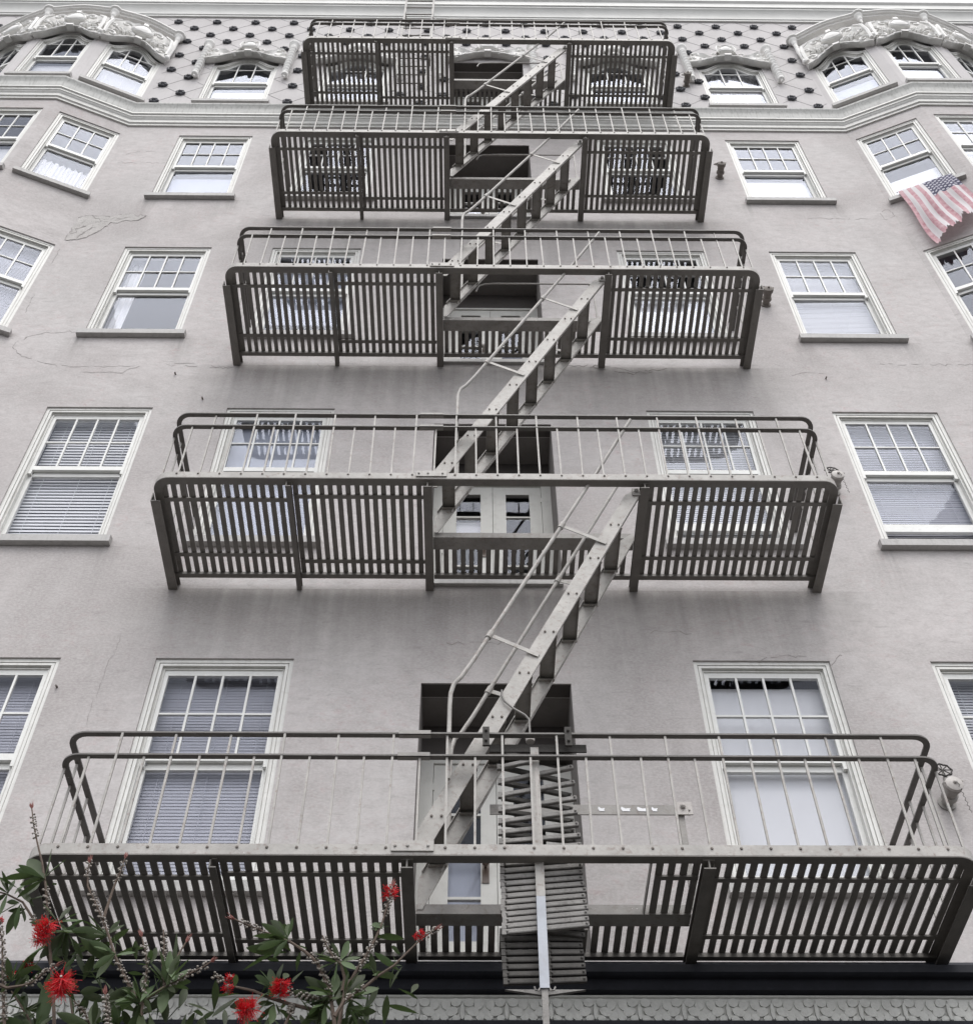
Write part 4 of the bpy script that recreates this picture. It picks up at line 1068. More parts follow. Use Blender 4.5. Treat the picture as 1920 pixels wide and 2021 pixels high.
# head gear on the rail
m = MB(); m.box(*(lambda a, b: (a[0], b[0], a[1], b[1], a[2], b[2]))(rl(.09, -.965, 4.615), rl(.640, -.955, 4.668))); m.box(*(lambda a, b: (a[0], b[0], a[1], b[1], a[2], b[2]))(rl(.14, -.955, 4.575), rl(.560, -.90, 4.585)))
m.build('head_bar', 'iron_dark', R)
for x in (.072, .535):
    a, b = rl(x - .019, -1.040, 4.60), rl(x + .019, -1.026, 4.735); m = MB().box(a[0], b[0], a[1], b[1], a[2], b[2]); m.blob(rl(x, -1.045, 4.705), (.009, .007, .009), 8, 5); m.blob(rl(x, -1.045, 4.632), (.009, .007, .009), 8, 5)
    a, b = rl(x - .019, -1.026, 4.715), rl(x + .019, -.96, 4.73); m.box(a[0], b[0], a[1], b[1], a[2], b[2]); m.build('rail_clamp', 'iron_dark', R)
m = MB().tube([rl(.325, -.95, 4.70), rl(.325, -.95, 4.735), rl(.325, -.95, 4.74)], [.026, .028, .018], 10); m.build('pulley', 'cap', R, True)
MB().tube([rl(.168, -.95, 5.10), rl(.168, -.95, 5.055), rl(.185, -.95, 5.01), rl(.235, -.95, 4.955), rl(.30, -.95, 4.905), rl(.324, -.95, 4.87), rl(.325, -.95, 4.73)], .0065, 8).build('release_rod', 'iron_worn', R, True)

# ---------------------------------------------------------------- roof ladder
R = thing('roof_ladder', 'thin iron ladder rising from the topmost landing past the cornice to the roof', 'ladder', (-.91, -.32, Z0[4] + .05))
for x in (-1.135, -.70): MB().box(x + .91 - .016, x + .91 + .016, -.006, .006, 0, 4.75).build('side_rail', 'iron_rail', R)
i = 0
z = .30
while z < 4.7: MB().tube([(-.225, 0, z), (.21, 0, z)], .010, 6).build('rung', 'iron_deck', R); z += .337
MB().bar((.215, -.01, 3.18), (.37, -.68, .80), .006, .022).build('brace', 'iron', R)
for z in (1.9, 3.6):
    for x in (-.225, .21): MB().bar((x, .005, z), (x, .315, z), .02, .006).build('wall_bracket', 'iron', R)

# ---------------------------------------------------------------- standpipe valves
def valve(k, big):
    lab = ['hose valve with round pale cap and chain beside the lowest landing', 'hose valve with spoked handwheel beside the second lowest landing', 'rusty hose valve with handwheel beside the middle landing', 'rusty hose valve on the wall beside the fourth landing', 'rusty hose valve beside the topmost landing under the rosettes'][k]
    R = thing('hose_valve', lab, 'valve', (3.03, 0, Z0[k] + 1.22), 'hose valves beside the landings')
    if big: R.scale = (1.05, 1.05, 1.05); R.location.z -= .05
    mat = 'cap' if k < 2 else 'rust'; dk = 'iron' if k < 2 else 'rust'
    m = MB(); 
    def lat(prof, ax='y', n=16, c=(0, 0, 0)):
        b = len(m.v)
        for r, s in prof:
            for i in range(n):
                a = 2 * math.pi * i / n
                m.v.append((c[0] + r * math.cos(a), c[1] - s, c[2] + r * math.sin(a)) if ax == 'y' else (c[0] + r * math.cos(a), c[1] + r * math.sin(a), c[2] + s))
        for j in range(len(prof) - 1):
            for i in range(n): m.f.append((b + j * n + i, b + j * n + (i + 1) % n, b + (j + 1) * n + (i + 1) % n, b + (j + 1) * n + i))
    lat([(.055, .002), (.055, .012), (.036, .014), (.034, .06), (.05, .062), (.05, .09), (.040, .092), (.042, .15), (.052, .155), (.052, .178)])
    m.build('valve_body', dk, R, True); m = MB()
    lat([(.001, .205), (.030, .203), (.052, .196), (.055, .18), (.001, .178)]); m.blob((.0, -.21, 0), .012, 8, 5); m.blob((.052, -.19, .02), .009, 6, 4); m.blob((-.052, -.19, .01), .009, 6, 4)
    m.build('hose_cap', mat, R, True); m = MB()
    lat([(.026, 0), (.030, .045), (.018, .055), (.014, .09), (.008, .095), (.008, .155), (.001, .157)], 'z', 12, (0, -.10, .03)); m.build('stem', dk, R, True); m = MB()
    pts = [(.055 * (1 + .07 * math.cos(8 * a)) * math.cos(a), .055 * (1 + .07 * math.cos(8 * a)) * math.sin(a)) for a in [2 * math.pi * i / 32 for i in range(33)]]
    tl = Matrix.Rotation(math.radians(78), 3, 'X')
    W_ = lambda x, y: tuple(tl @ Vector((x, y, 0)) + Vector((0, -.105, .175)))
    m.tube([W_(*p) for p in pts], .0055, 6, False)
    for i in range(4): a = math.pi / 4 * i; m.tube([W_(-.052 * math.cos(a), -.052 * math.sin(a)), W_(.052 * math.cos(a), .052 * math.sin(a))], .0036, 5)
    m.build('handwheel', 'iron_dark' if k < 2 else 'rust', R, True)
    m = MB()
    for i in range(14):
        z = -.012 * i; m.tube([(.012 + .004 * i, -.214 + .006 * i, z), (.012 + .004 * i + (.006 if i % 2 else -.006), -.214 + .006 * i, z - .006), (.016 + .004 * i, -.208 + .006 * i, z - .012)], .0022, 4)
    if k < 2: m.build('chain', 'iron_worn', R)
for k in range(5): valve(k, k == 0)

# ---------------------------------------------------------------- flag hanging from the bay window
p, a, L = FAC['R1']
R = thing('flag', 'faded American flag with pink stripes hanging from the sill of the right bay window', 'flag', (p[0], p[1], T[3] - 1.88), rot=(0, 0, a))
me = bpy.data.meshes.new('flag_cloth'); vs, fs, uvs = [], [], []
nu, nv = 44, 50
for j in range(nv + 1):
    v = j / nv
    for i in range(nu + 1):
        u = i / nu; x0 = .15 + .62 * u
        ln = 1.42 - .34 * u ** .8 + .07 * math.sin(u * 19) * u + .035 * math.sin(u * 41)
        ed = 1 + (.02 * math.sin(i * 2.7) if j == nv else 0)
        fold = (.016 * math.sin(u * 13 + 1.5 * v) + .012 * math.sin(u * 29 - 2 * v + 1)) * min(1, v * 2.2) + .022 * math.sin(v * 9 + u * 3) * v
        x = x0 + .02 * math.sin(v * 7 + u * 4) * v + (.04 * v * (1 - u) + .10 * v * u)
        y = -.075 - .03 * min(1, v * 4) + fold - .05 * v * math.sin(math.pi * u)
        vs.append((x, min(y, -.012), .02 - (ln * v * ed) - .06 * (1 - u) * (1 - v) * 0)); uvs.append((u, v))
for j in range(nv):
    for i in range(nu):
        if j >= nv - 3 and ((i in (26, 27) and j > nv - 3) or (i in (38,) ) or (i == 15 and j > nv - 2)): continue
        q = j * (nu + 1) + i; fs.append((q, q + nu + 1, q + nu + 2, q + 1))
me.from_pydata(vs, [], fs); uvl = me.uv_layers.new(name='UVMap')
for lp in me.loops: uvl.data[lp.index].uv = uvs[lp.vertex_index]
me.materials.append(M['flag']); me.polygons.foreach_set('use_smooth', [True] * len(me.polygons))
put(me, 'cloth', R)
MB().tube([(.13, -.07, .02), (.79, -.07, .02)], .006, 6).build('hem_cord', 'sticker', R)

# ---------------------------------------------------------------- bottlebrush shrub
STEMS=[([[-1.152,-3.75,2.054],[-1.13,-3.75,1.996],[-1.107,-3.75,1.944],[-1.076,-3.75,1.879],[-1.05,-3.75,1.814],[-1.025,-3.75,1.738],[-0.995,-3.75,1.647],[-0.956,-3.75,1.532],[-0.928,-3.75,1.437]],[(0.04,0.16),(0.4,0.52)],'tip'),([[-0.942,-3.8,1.851],[-0.939,-3.8,1.818],[-0.929,-3.8,1.78],[-0.905,-3.8,1.742],[-0.874,-3.8,1.693],[-0.847,-3.8,1.645],[-0.819,-3.8,1.59],[-0.78,-3.8,1.531],[-0.74,-3.8,1.476],[-0.719,-3.8,1.41]],[(0,0.1),(0.18,0.42),(0.6,0.78)],'tip'),([[-0.857,-3.8,1.864],[-0.86,-3.8,1.818],[-0.866,-3.8,1.774],[-0.869,-3.8,1.717],[-0.87,-3.8,1.687]],[(0.05,0.4)],'tip'),([[-1.197,-3.7,1.835],[-1.16,-3.7,1.825],[-1.114,-3.7,1.802],[-1.077,-3.7,1.758],[-1.034,-3.7,1.693],[-0.99,-3.7,1.618]],[(0.45,0.6)],None),([[-0.757,-3.85,1.616],[-0.736,-3.85,1.568],[-0.726,-3.85,1.529],[-0.72,-3.85,1.469],[-0.715,-3.85,1.421],[-0.708,-3.85,1.375]],[(0.1,0.62)],'tip'),([[-0.959,-3.77,1.588],[-0.985,-3.77,1.568],[-1.002,-3.77,1.545],[-1.023,-3.77,1.537],[-1.057,-3.77,1.531],[-1.098,-3.77,1.548]],[(0.02,0.45)],'tip'),([[-1.147,-3.73,1.732],[-1.119,-3.73,1.674],[-1.101,-3.73,1.615],[-1.078,-3.73,1.543],[-1.046,-3.73,1.447]],[(0,0.9)],None),([[-0.806,-3.85,1.474],[-0.794,-3.85,1.434],[-0.775,-3.85,1.382]],[(0.1,0.9)],'tip'),([[-0.927,-3.75,1.549],[-0.898,-3.75,1.477],[-0.881,-3.75,1.429]],[],None),([[-0.905,-3.75,1.512],[-0.872,-3.75,1.482],[-0.852,-3.75,1.453],[-0.84,-3.75,1.424]],[(0.1,0.7)],None),([[-0.989,-3.72,1.563],[-0.974,-3.72,1.507],[-0.962,-3.72,1.445]],[(0.2,0.9)],None),([[-1.064,-3.72,1.552],[-1.011,-3.72,1.493],[-0.982,-3.72,1.445]],[],None),([[-0.584,-3.85,1.552],[-0.599,-3.85,1.538],[-0.631,-3.85,1.519],[-0.663,-3.85,1.499],[-0.678,-3.85,1.488],[-0.708,-3.85,1.464],[-0.72,-3.85,1.448]],[(0.05,0.62)],'tip'),([[-0.58,-3.83,1.528],[-0.549,-3.83,1.509],[-0.524,-3.83,1.499],[-0.485,-3.83,1.49],[-0.445,-3.83,1.473],[-0.404,-3.83,1.46],[-0.342,-3.83,1.444]],[(0,0.12)],None),([[-0.65,-3.85,1.602],[-0.661,-3.85,1.572],[-0.667,-3.85,1.546],[-0.676,-3.85,1.491]],[],'tip'),([[-0.709,-3.85,1.629],[-0.699,-3.85,1.586],[-0.694,-3.85,1.541],[-0.679,-3.85,1.491]],[(0.1,0.6)],None),([[-0.55,-3.87,1.647],[-0.532,-3.87,1.638],[-0.489,-3.87,1.619],[-0.447,-3.87,1.6],[-0.412,-3.87,1.587],[-0.375,-3.87,1.562],[-0.345,-3.87,1.535],[-0.328,-3.87,1.504],[-0.31,-3.87,1.466],[-0.292,-3.87,1.383]],[(0.05,0.22),(0.52,0.8)],'tip'),([[-0.187,-3.87,1.738],[-0.193,-3.87,1.701],[-0.207,-3.87,1.635],[-0.221,-3.87,1.591],[-0.24,-3.87,1.547],[-0.257,-3.87,1.514],[-0.278,-3.87,1.466],[-0.284,-3.87,1.383]],[(0.0,0.22),(0.4,0.62)],'tip'),([[-0.08,-3.9,1.602],[-0.113,-3.9,1.578],[-0.145,-3.9,1.541],[-0.171,-3.9,1.511],[-0.207,-3.9,1.484],[-0.237,-3.9,1.454],[-0.273,-3.9,1.428],[-0.291,-3.9,1.391]],[(0.0,0.1),(0.68,0.85)],'tip'),([[-0.34,-3.87,1.603],[-0.326,-3.87,1.572],[-0.307,-3.87,1.544],[-0.292,-3.87,1.532],[-0.281,-3.87,1.498],[-0.283,-3.87,1.466]],[(0.05,0.5)],None),([[-0.418,-3.85,1.483],[-0.378,-3.85,1.469],[-0.339,-3.85,1.46],[-0.316,-3.85,1.448]],[(0.1,1)],None),([[-0.395,-3.83,1.459],[-0.397,-3.83,1.436],[-0.405,-3.83,1.41]],[(0,0.5)],None)]
LEAVES=[([-1.058,-3.761,1.83],[-1.116,-3.795,1.844],0.25),([-1.056,-3.754,1.832],[-1.147,-3.727,1.879],0.26),([-1.062,-3.749,1.839],[-1.1,-3.788,1.791],0.26),([-1.065,-3.733,1.847],[-1.131,-3.703,1.813],0.26),([-1.056,-3.758,1.83],[-1.128,-3.722,1.916],0.33),([-1.053,-3.767,1.824],[-1.057,-3.766,1.912],0.26),([-1.061,-3.751,1.833],[-1.035,-3.715,1.919],0.29),([-1.055,-3.758,1.831],[-1.056,-3.72,1.828],0.32),([-1.06,-3.75,1.836],[-1.087,-3.757,1.848],0.26),([-1.153,-3.708,1.822],[-1.169,-3.753,1.857],0.3),([-1.153,-3.709,1.819],[-1.18,-3.724,1.854],0.34),([-1.153,-3.712,1.818],[-1.153,-3.699,1.868],0.27),([-1.154,-3.706,1.822],[-1.195,-3.7,1.848],0.33),([-1.153,-3.716,1.816],[-1.192,-3.689,1.809],0.3),([-1.154,-3.711,1.82],[-1.153,-3.715,1.757],0.24),([-1.12,-3.692,1.802],[-1.142,-3.669,1.731],0.34),([-1.111,-3.719,1.784],[-1.114,-3.692,1.729],0.28),([-1.125,-3.682,1.809],[-1.092,-3.703,1.746],0.26),([-1.12,-3.702,1.798],[-1.18,-3.656,1.799],0.27),([-1.114,-3.72,1.788],[-1.157,-3.691,1.808],0.28),([-0.989,-3.758,1.705],[-1.037,-3.766,1.755],0.26),([-0.987,-3.768,1.703],[-0.973,-3.75,1.76],0.25),([-0.985,-3.768,1.702],[-0.947,-3.719,1.74],0.25),([-0.99,-3.749,1.714],[-0.972,-3.7,1.771],0.29),([-0.988,-3.76,1.709],[-1.054,-3.768,1.701],0.26),([-0.995,-3.734,1.723],[-0.949,-3.781,1.66],0.27),([-0.968,-3.76,1.69],[-0.992,-3.723,1.625],0.25),([-0.961,-3.768,1.683],[-0.959,-3.719,1.627],0.28),([-0.975,-3.734,1.703],[-1.005,-3.709,1.714],0.29),([-0.965,-3.766,1.682],[-0.942,-3.726,1.735],0.33),([-0.967,-3.757,1.689],[-1.014,-3.742,1.622],0.32),([-0.97,-3.749,1.694],[-0.932,-3.772,1.636],0.33),([-0.978,-3.732,1.704],[-1.008,-3.686,1.687],0.31),([-0.962,-3.768,1.685],[-0.947,-3.721,1.71],0.31),([-0.942,-3.768,1.583],[-0.924,-3.761,1.611],0.31),([-0.955,-3.733,1.607],[-0.981,-3.691,1.648],0.24),([-0.859,-3.785,1.653],[-0.921,-3.757,1.73],0.33),([-0.852,-3.798,1.648],[-0.925,-3.781,1.699],0.27),([-0.856,-3.784,1.655],[-0.927,-3.782,1.674],0.24),([-0.846,-3.819,1.633],[-0.942,-3.782,1.671],0.3),([-0.848,-3.814,1.634],[-0.891,-3.812,1.608],0.24),([-0.856,-3.786,1.656],[-0.836,-3.782,1.699],0.28),([-0.858,-3.789,1.654],[-0.82,-3.79,1.682],0.34),([-0.849,-3.816,1.634],[-0.896,-3.778,1.656],0.29),([-0.85,-3.803,1.642],[-0.867,-3.846,1.622],0.33),([-0.818,-3.812,1.589],[-0.844,-3.82,1.527],0.32),([-0.815,-3.813,1.592],[-0.848,-3.848,1.535],0.29),([-0.818,-3.806,1.592],[-0.78,-3.785,1.613],0.24),([-0.818,-3.808,1.594],[-0.873,-3.786,1.61],0.29),([-0.816,-3.817,1.586],[-0.878,-3.831,1.613],0.32),([-0.826,-3.781,1.609],[-0.869,-3.77,1.679],0.27),([-0.826,-3.783,1.606],[-0.834,-3.803,1.646],0.33),([-0.824,-3.789,1.606],[-0.882,-3.824,1.612],0.32),([-0.819,-3.806,1.597],[-0.859,-3.847,1.589],0.25),([-1.065,-3.738,1.565],[-1.077,-3.75,1.531],0.3),([-1.057,-3.756,1.558],[-1.008,-3.766,1.59],0.33),([-1.054,-3.763,1.553],[-1.048,-3.783,1.591],0.24),([-1.049,-3.769,1.547],[-1.043,-3.739,1.63],0.32),([-1.068,-3.732,1.57],[-1.026,-3.732,1.649],0.3),([-1.065,-3.732,1.567],[-1.079,-3.771,1.607],0.31),([-1.061,-3.743,1.563],[-1.059,-3.71,1.615],0.27),([-1.067,-3.733,1.569],[-1.126,-3.693,1.613],0.31),([-1.058,-3.758,1.556],[-1.093,-3.745,1.597],0.34),([-1.016,-3.714,1.503],[-1.053,-3.682,1.574],0.27),([-1.01,-3.734,1.493],[-0.977,-3.73,1.527],0.31),([-1.011,-3.725,1.494],[-1.058,-3.713,1.553],0.26),([-1.0,-3.747,1.481],[-1.055,-3.705,1.502],0.3),([-1.008,-3.738,1.49],[-0.977,-3.765,1.487],0.33),([-1.014,-3.714,1.504],[-1.057,-3.74,1.509],0.27),([-0.901,-3.732,1.485],[-0.939,-3.714,1.567],0.29),([-0.901,-3.732,1.487],[-0.872,-3.766,1.506],0.25),([-0.825,-3.819,1.412],[-0.818,-3.863,1.451],0.34),([-0.825,-3.808,1.414],[-0.848,-3.785,1.484],0.31),([-0.833,-3.782,1.429],[-0.876,-3.776,1.457],0.31),([-0.832,-3.791,1.425],[-0.783,-3.826,1.411],0.32),([-0.832,-3.801,1.421],[-0.838,-3.763,1.489],0.27),([-0.827,-3.804,1.416],[-0.91,-3.822,1.442],0.28),([-0.83,-3.803,1.417],[-0.877,-3.851,1.394],0.34),([-0.786,-3.814,1.406],[-0.787,-3.782,1.481],0.26),([-0.789,-3.798,1.415],[-0.789,-3.829,1.448],0.32),([-0.793,-3.78,1.424],[-0.833,-3.736,1.493],0.28),([-0.791,-3.786,1.422],[-0.762,-3.825,1.435],0.3),([-0.981,-3.734,1.448],[-1.052,-3.694,1.508],0.3),([-0.967,-3.769,1.43],[-1.013,-3.733,1.473],0.31),([-0.969,-3.758,1.434],[-0.961,-3.774,1.463],0.32),([-0.978,-3.734,1.446],[-1.071,-3.719,1.486],0.31),([-0.975,-3.746,1.439],[-0.944,-3.761,1.447],0.25),([-0.977,-3.741,1.444],[-0.945,-3.732,1.487],0.26),([-0.723,-3.862,1.445],[-0.782,-3.821,1.502],0.31),([-0.718,-3.865,1.442],[-0.772,-3.864,1.455],0.24),([-0.728,-3.836,1.46],[-0.769,-3.884,1.428],0.31),([-0.72,-3.869,1.444],[-0.741,-3.883,1.495],0.33),([-0.726,-3.84,1.459],[-0.682,-3.851,1.473],0.3),([-0.719,-3.869,1.44],[-0.705,-3.843,1.497],0.33),([-0.721,-3.858,1.447],[-0.688,-3.838,1.471],0.28),([-0.714,-3.863,1.423],[-0.704,-3.82,1.449],0.27),([-0.719,-3.84,1.437],[-0.735,-3.806,1.42],0.27),([-0.719,-3.845,1.434],[-0.696,-3.892,1.35],0.27),([-0.672,-3.859,1.488],[-0.729,-3.833,1.562],0.25),([-0.683,-3.831,1.504],[-0.709,-3.859,1.524],0.33),([-0.676,-3.843,1.495],[-0.698,-3.882,1.56],0.27),([-0.674,-3.852,1.492],[-0.686,-3.877,1.524],0.32),([-0.67,-3.865,1.483],[-0.658,-3.859,1.561],0.31),([-0.682,-3.834,1.499],[-0.65,-3.866,1.548],0.31),([-0.67,-3.869,1.481],[-0.624,-3.898,1.529],0.24),([-0.675,-3.857,1.485],[-0.63,-3.846,1.535],0.28),([-0.683,-3.83,1.504],[-0.639,-3.785,1.539],0.34),([-0.676,-3.843,1.498],[-0.636,-3.802,1.511],0.31),([-0.677,-3.843,1.497],[-0.647,-3.873,1.461],0.25),([-0.676,-3.851,1.49],[-0.722,-3.865,1.532],0.31),([-0.679,-3.836,1.501],[-0.7,-3.871,1.503],0.26),([-0.673,-3.86,1.486],[-0.683,-3.848,1.579],0.27),([-0.673,-3.855,1.486],[-0.705,-3.886,1.44],0.27),([-0.683,-3.831,1.505],[-0.67,-3.862,1.42],0.32),([-0.725,-3.841,1.464],[-0.769,-3.887,1.432],0.27),([-0.728,-3.841,1.465],[-0.771,-3.854,1.481],0.29),([-0.723,-3.856,1.457],[-0.738,-3.903,1.484],0.32),([-0.728,-3.841,1.466],[-0.713,-3.861,1.498],0.3),([-0.728,-3.834,1.465],[-0.679,-3.832,1.491],0.26),([-0.725,-3.845,1.461],[-0.722,-3.823,1.463],0.24),([-0.723,-3.853,1.459],[-0.68,-3.898,1.402],0.26),([-0.722,-3.859,1.455],[-0.733,-3.845,1.438],0.26),([-0.722,-3.856,1.455],[-0.727,-3.81,1.418],0.33),([-0.722,-3.86,1.534],[-0.751,-3.855,1.541],0.28),([-0.729,-3.835,1.549],[-0.72,-3.874,1.565],0.33),([-0.723,-3.846,1.545],[-0.722,-3.825,1.601],0.3),([-0.524,-3.848,1.488],[-0.517,-3.89,1.495],0.33),([-0.532,-3.819,1.507],[-0.539,-3.842,1.474],0.25),([-0.528,-3.831,1.501],[-0.538,-3.834,1.526],0.27),([-0.437,-3.822,1.495],[-0.475,-3.844,1.534],0.28),([-0.434,-3.85,1.479],[-0.46,-3.815,1.554],0.25),([-0.439,-3.833,1.491],[-0.493,-3.791,1.551],0.27),([-0.438,-3.816,1.499],[-0.481,-3.846,1.505],0.33),([-0.439,-3.813,1.505],[-0.467,-3.863,1.452],0.27),([-0.439,-3.829,1.495],[-0.438,-3.815,1.523],0.31),([-0.435,-3.825,1.463],[-0.47,-3.806,1.431],0.25),([-0.435,-3.833,1.46],[-0.457,-3.806,1.428],0.27),([-0.434,-3.836,1.456],[-0.43,-3.875,1.388],0.3),([-0.429,-3.847,1.452],[-0.422,-3.82,1.441],0.29),([-0.434,-3.833,1.459],[-0.475,-3.807,1.473],0.29),([-0.42,-3.869,1.594],[-0.407,-3.901,1.63],0.29),([-0.419,-3.864,1.597],[-0.446,-3.857,1.65],0.26),([-0.42,-3.852,1.604],[-0.473,-3.806,1.683],0.29),([-0.418,-3.877,1.59],[-0.478,-3.897,1.617],0.27),([-0.416,-3.882,1.587],[-0.493,-3.895,1.587],0.31),([-0.415,-3.877,1.587],[-0.487,-3.895,1.559],0.32),([-0.418,-3.883,1.583],[-0.473,-3.93,1.531],0.24),([-0.423,-3.855,1.602],[-0.473,-3.85,1.567],0.26),([-0.414,-3.88,1.587],[-0.439,-3.906,1.525],0.28),([-0.421,-3.861,1.601],[-0.438,-3.832,1.614],0.25),([-0.417,-3.888,1.58],[-0.441,-3.894,1.572],0.31),([-0.296,-3.868,1.54],[-0.351,-3.883,1.551],0.31),([-0.296,-3.89,1.524],[-0.344,-3.883,1.539],0.29),([-0.3,-3.853,1.547],[-0.325,-3.863,1.502],0.25),([-0.299,-3.874,1.537],[-0.299,-3.896,1.477],0.25),([-0.296,-3.872,1.535],[-0.274,-3.833,1.52],0.27),([-0.297,-3.863,1.542],[-0.283,-3.822,1.621],0.25),([-0.298,-3.853,1.546],[-0.254,-3.82,1.581],0.31),([-0.296,-3.873,1.534],[-0.317,-3.865,1.587],0.3),([-0.301,-3.853,1.549],[-0.334,-3.899,1.505],0.33),([-0.298,-3.865,1.542],[-0.255,-3.896,1.504],0.29),([-0.307,-3.855,1.466],[-0.37,-3.863,1.505],0.32),([-0.301,-3.885,1.451],[-0.364,-3.865,1.48],0.32),([-0.303,-3.871,1.457],[-0.351,-3.907,1.441],0.28),([-0.302,-3.879,1.451],[-0.341,-3.863,1.496],0.34),([-0.304,-3.859,1.461],[-0.327,-3.816,1.518],0.31),([-0.303,-3.876,1.452],[-0.301,-3.847,1.524],0.33),([-0.305,-3.86,1.464],[-0.354,-3.848,1.446],0.26),([-0.307,-3.864,1.463],[-0.337,-3.819,1.529],0.33),([-0.305,-3.878,1.451],[-0.353,-3.851,1.419],0.26),([-0.304,-3.857,1.464],[-0.314,-3.88,1.484],0.25),([-0.275,-3.887,1.443],[-0.251,-3.874,1.511],0.26),([-0.28,-3.858,1.461],[-0.262,-3.891,1.483],0.24),([-0.274,-3.882,1.448],[-0.225,-3.931,1.457],0.29),([-0.276,-3.876,1.45],[-0.204,-3.855,1.484],0.33),([-0.276,-3.876,1.452],[-0.225,-3.901,1.431],0.25),([-0.279,-3.856,1.462],[-0.234,-3.818,1.455],0.28),([-0.277,-3.882,1.448],[-0.271,-3.893,1.5],0.25),([-0.278,-3.856,1.461],[-0.291,-3.821,1.521],0.31),([-0.277,-3.857,1.462],[-0.241,-3.825,1.48],0.33),([-0.269,-3.886,1.421],[-0.226,-3.89,1.397],0.33),([-0.268,-3.869,1.429],[-0.224,-3.862,1.396],0.26),([-0.271,-3.864,1.434],[-0.241,-3.875,1.383],0.3),([-0.272,-3.855,1.435],[-0.271,-3.824,1.411],0.26),([-0.268,-3.859,1.432],[-0.286,-3.84,1.411],0.28),([-0.269,-3.868,1.429],[-0.229,-3.899,1.409],0.33),([-0.323,-3.848,1.45],[-0.351,-3.89,1.402],0.29),([-0.319,-3.866,1.44],[-0.335,-3.834,1.411],0.32),([-0.318,-3.862,1.441],[-0.317,-3.886,1.377],0.33),([-0.319,-3.87,1.436],[-0.34,-3.903,1.409],0.29),([-0.324,-3.835,1.456],[-0.328,-3.866,1.425],0.34),([-0.325,-3.831,1.457],[-0.351,-3.848,1.423],0.24),([-0.207,-3.882,1.615],[-0.187,-3.879,1.623],0.25),([-0.208,-3.883,1.614],[-0.231,-3.851,1.648],0.28),([-0.206,-3.877,1.617],[-0.233,-3.851,1.634],0.32),([-0.21,-3.871,1.624],[-0.201,-3.855,1.626],0.31),([-0.167,-3.884,1.52],[-0.176,-3.885,1.544],0.34),([-0.167,-3.917,1.5],[-0.154,-3.906,1.507],0.3),([-0.167,-3.914,1.504],[-0.175,-3.925,1.507],0.26),([-0.206,-3.907,1.48],[-0.202,-3.94,1.474],0.29),([-0.209,-3.893,1.489],[-0.188,-3.9,1.481],0.31),([-0.205,-3.919,1.475],[-0.217,-3.88,1.502],0.26)]
FLOWERS=[([-0.921,-3.81,1.513],0.038,(0.1,-0.9,0.3)),([-1.009,-3.78,1.672],0.031,(0.5,-0.4,0.7)),([-1.013,-3.78,1.648],0.02,(-0.6,-0.4,-0.5)),([-1.046,-3.72,1.615],0.014,(0.2,-0.5,0.5)),([-1.072,-3.72,1.589],0.011,(0.2,-0.5,0.5)),([-0.492,-3.85,1.433],0.031,(0.9,-0.3,0)),([-0.422,-3.85,1.481],0.025,(0.1,-0.3,0.9)),([-0.544,-3.83,1.495],0.013,(0.2,-0.5,0.5)),([-0.542,-3.83,1.52],0.01,(0.2,-0.5,0.5)),([-0.191,-3.87,1.715],0.022,(0.1,-0.2,1)),([-0.116,-3.9,1.584],0.014,(-0.5,-0.4,0.5)),([-1.134,-3.75,1.716],0.01,(-0.5,-0.4,0.5))]
R = thing('bottlebrush_shrub', 'bottlebrush shrub with red flower spikes and beaded seed stems at the lower left', 'shrub', (-.75, -3.8, GROUND + .13))
RB = Vector((-.75, -3.8, GROUND + .13)); rel = lambda p: tuple(Vector(p) - RB)
m = MB()
m.tube([(0, 0, 0), (.02, .01, .8), (-.05, .0, 1.6), (-.02, .02, 2.3)], [.05, .042, .032, .02], 9)
m.tube([(-.03, .0, 1.3), (-.18, .02, 1.9), (-.35, .03, 2.6)], [.028, .022, .012], 8); m.tube([(.0, .0, 1.4), (.2, -.02, 2.0), (.45, -.04, 2.6)], [.028, .02, .012], 8)
m.build('trunk', 'stem', R, True)
rs = random.Random(5)
def spread(P, n):
    P = [Vector(p) for p in P]; seg = [(a - b).length for a, b in zip(P, P[1:])]; tot = sum(seg); out_ = []
    for i in range(n):
        d = tot * i / (n - 1); k = 0
        while k < len(seg) - 1 and d > seg[k]: d -= seg[k]; k += 1
        t = min(1, d / (seg[k] or 1)); out_.append((P[k].lerp(P[k + 1], t), (P[k] - P[k + 1]).normalized()))
    return out_, tot
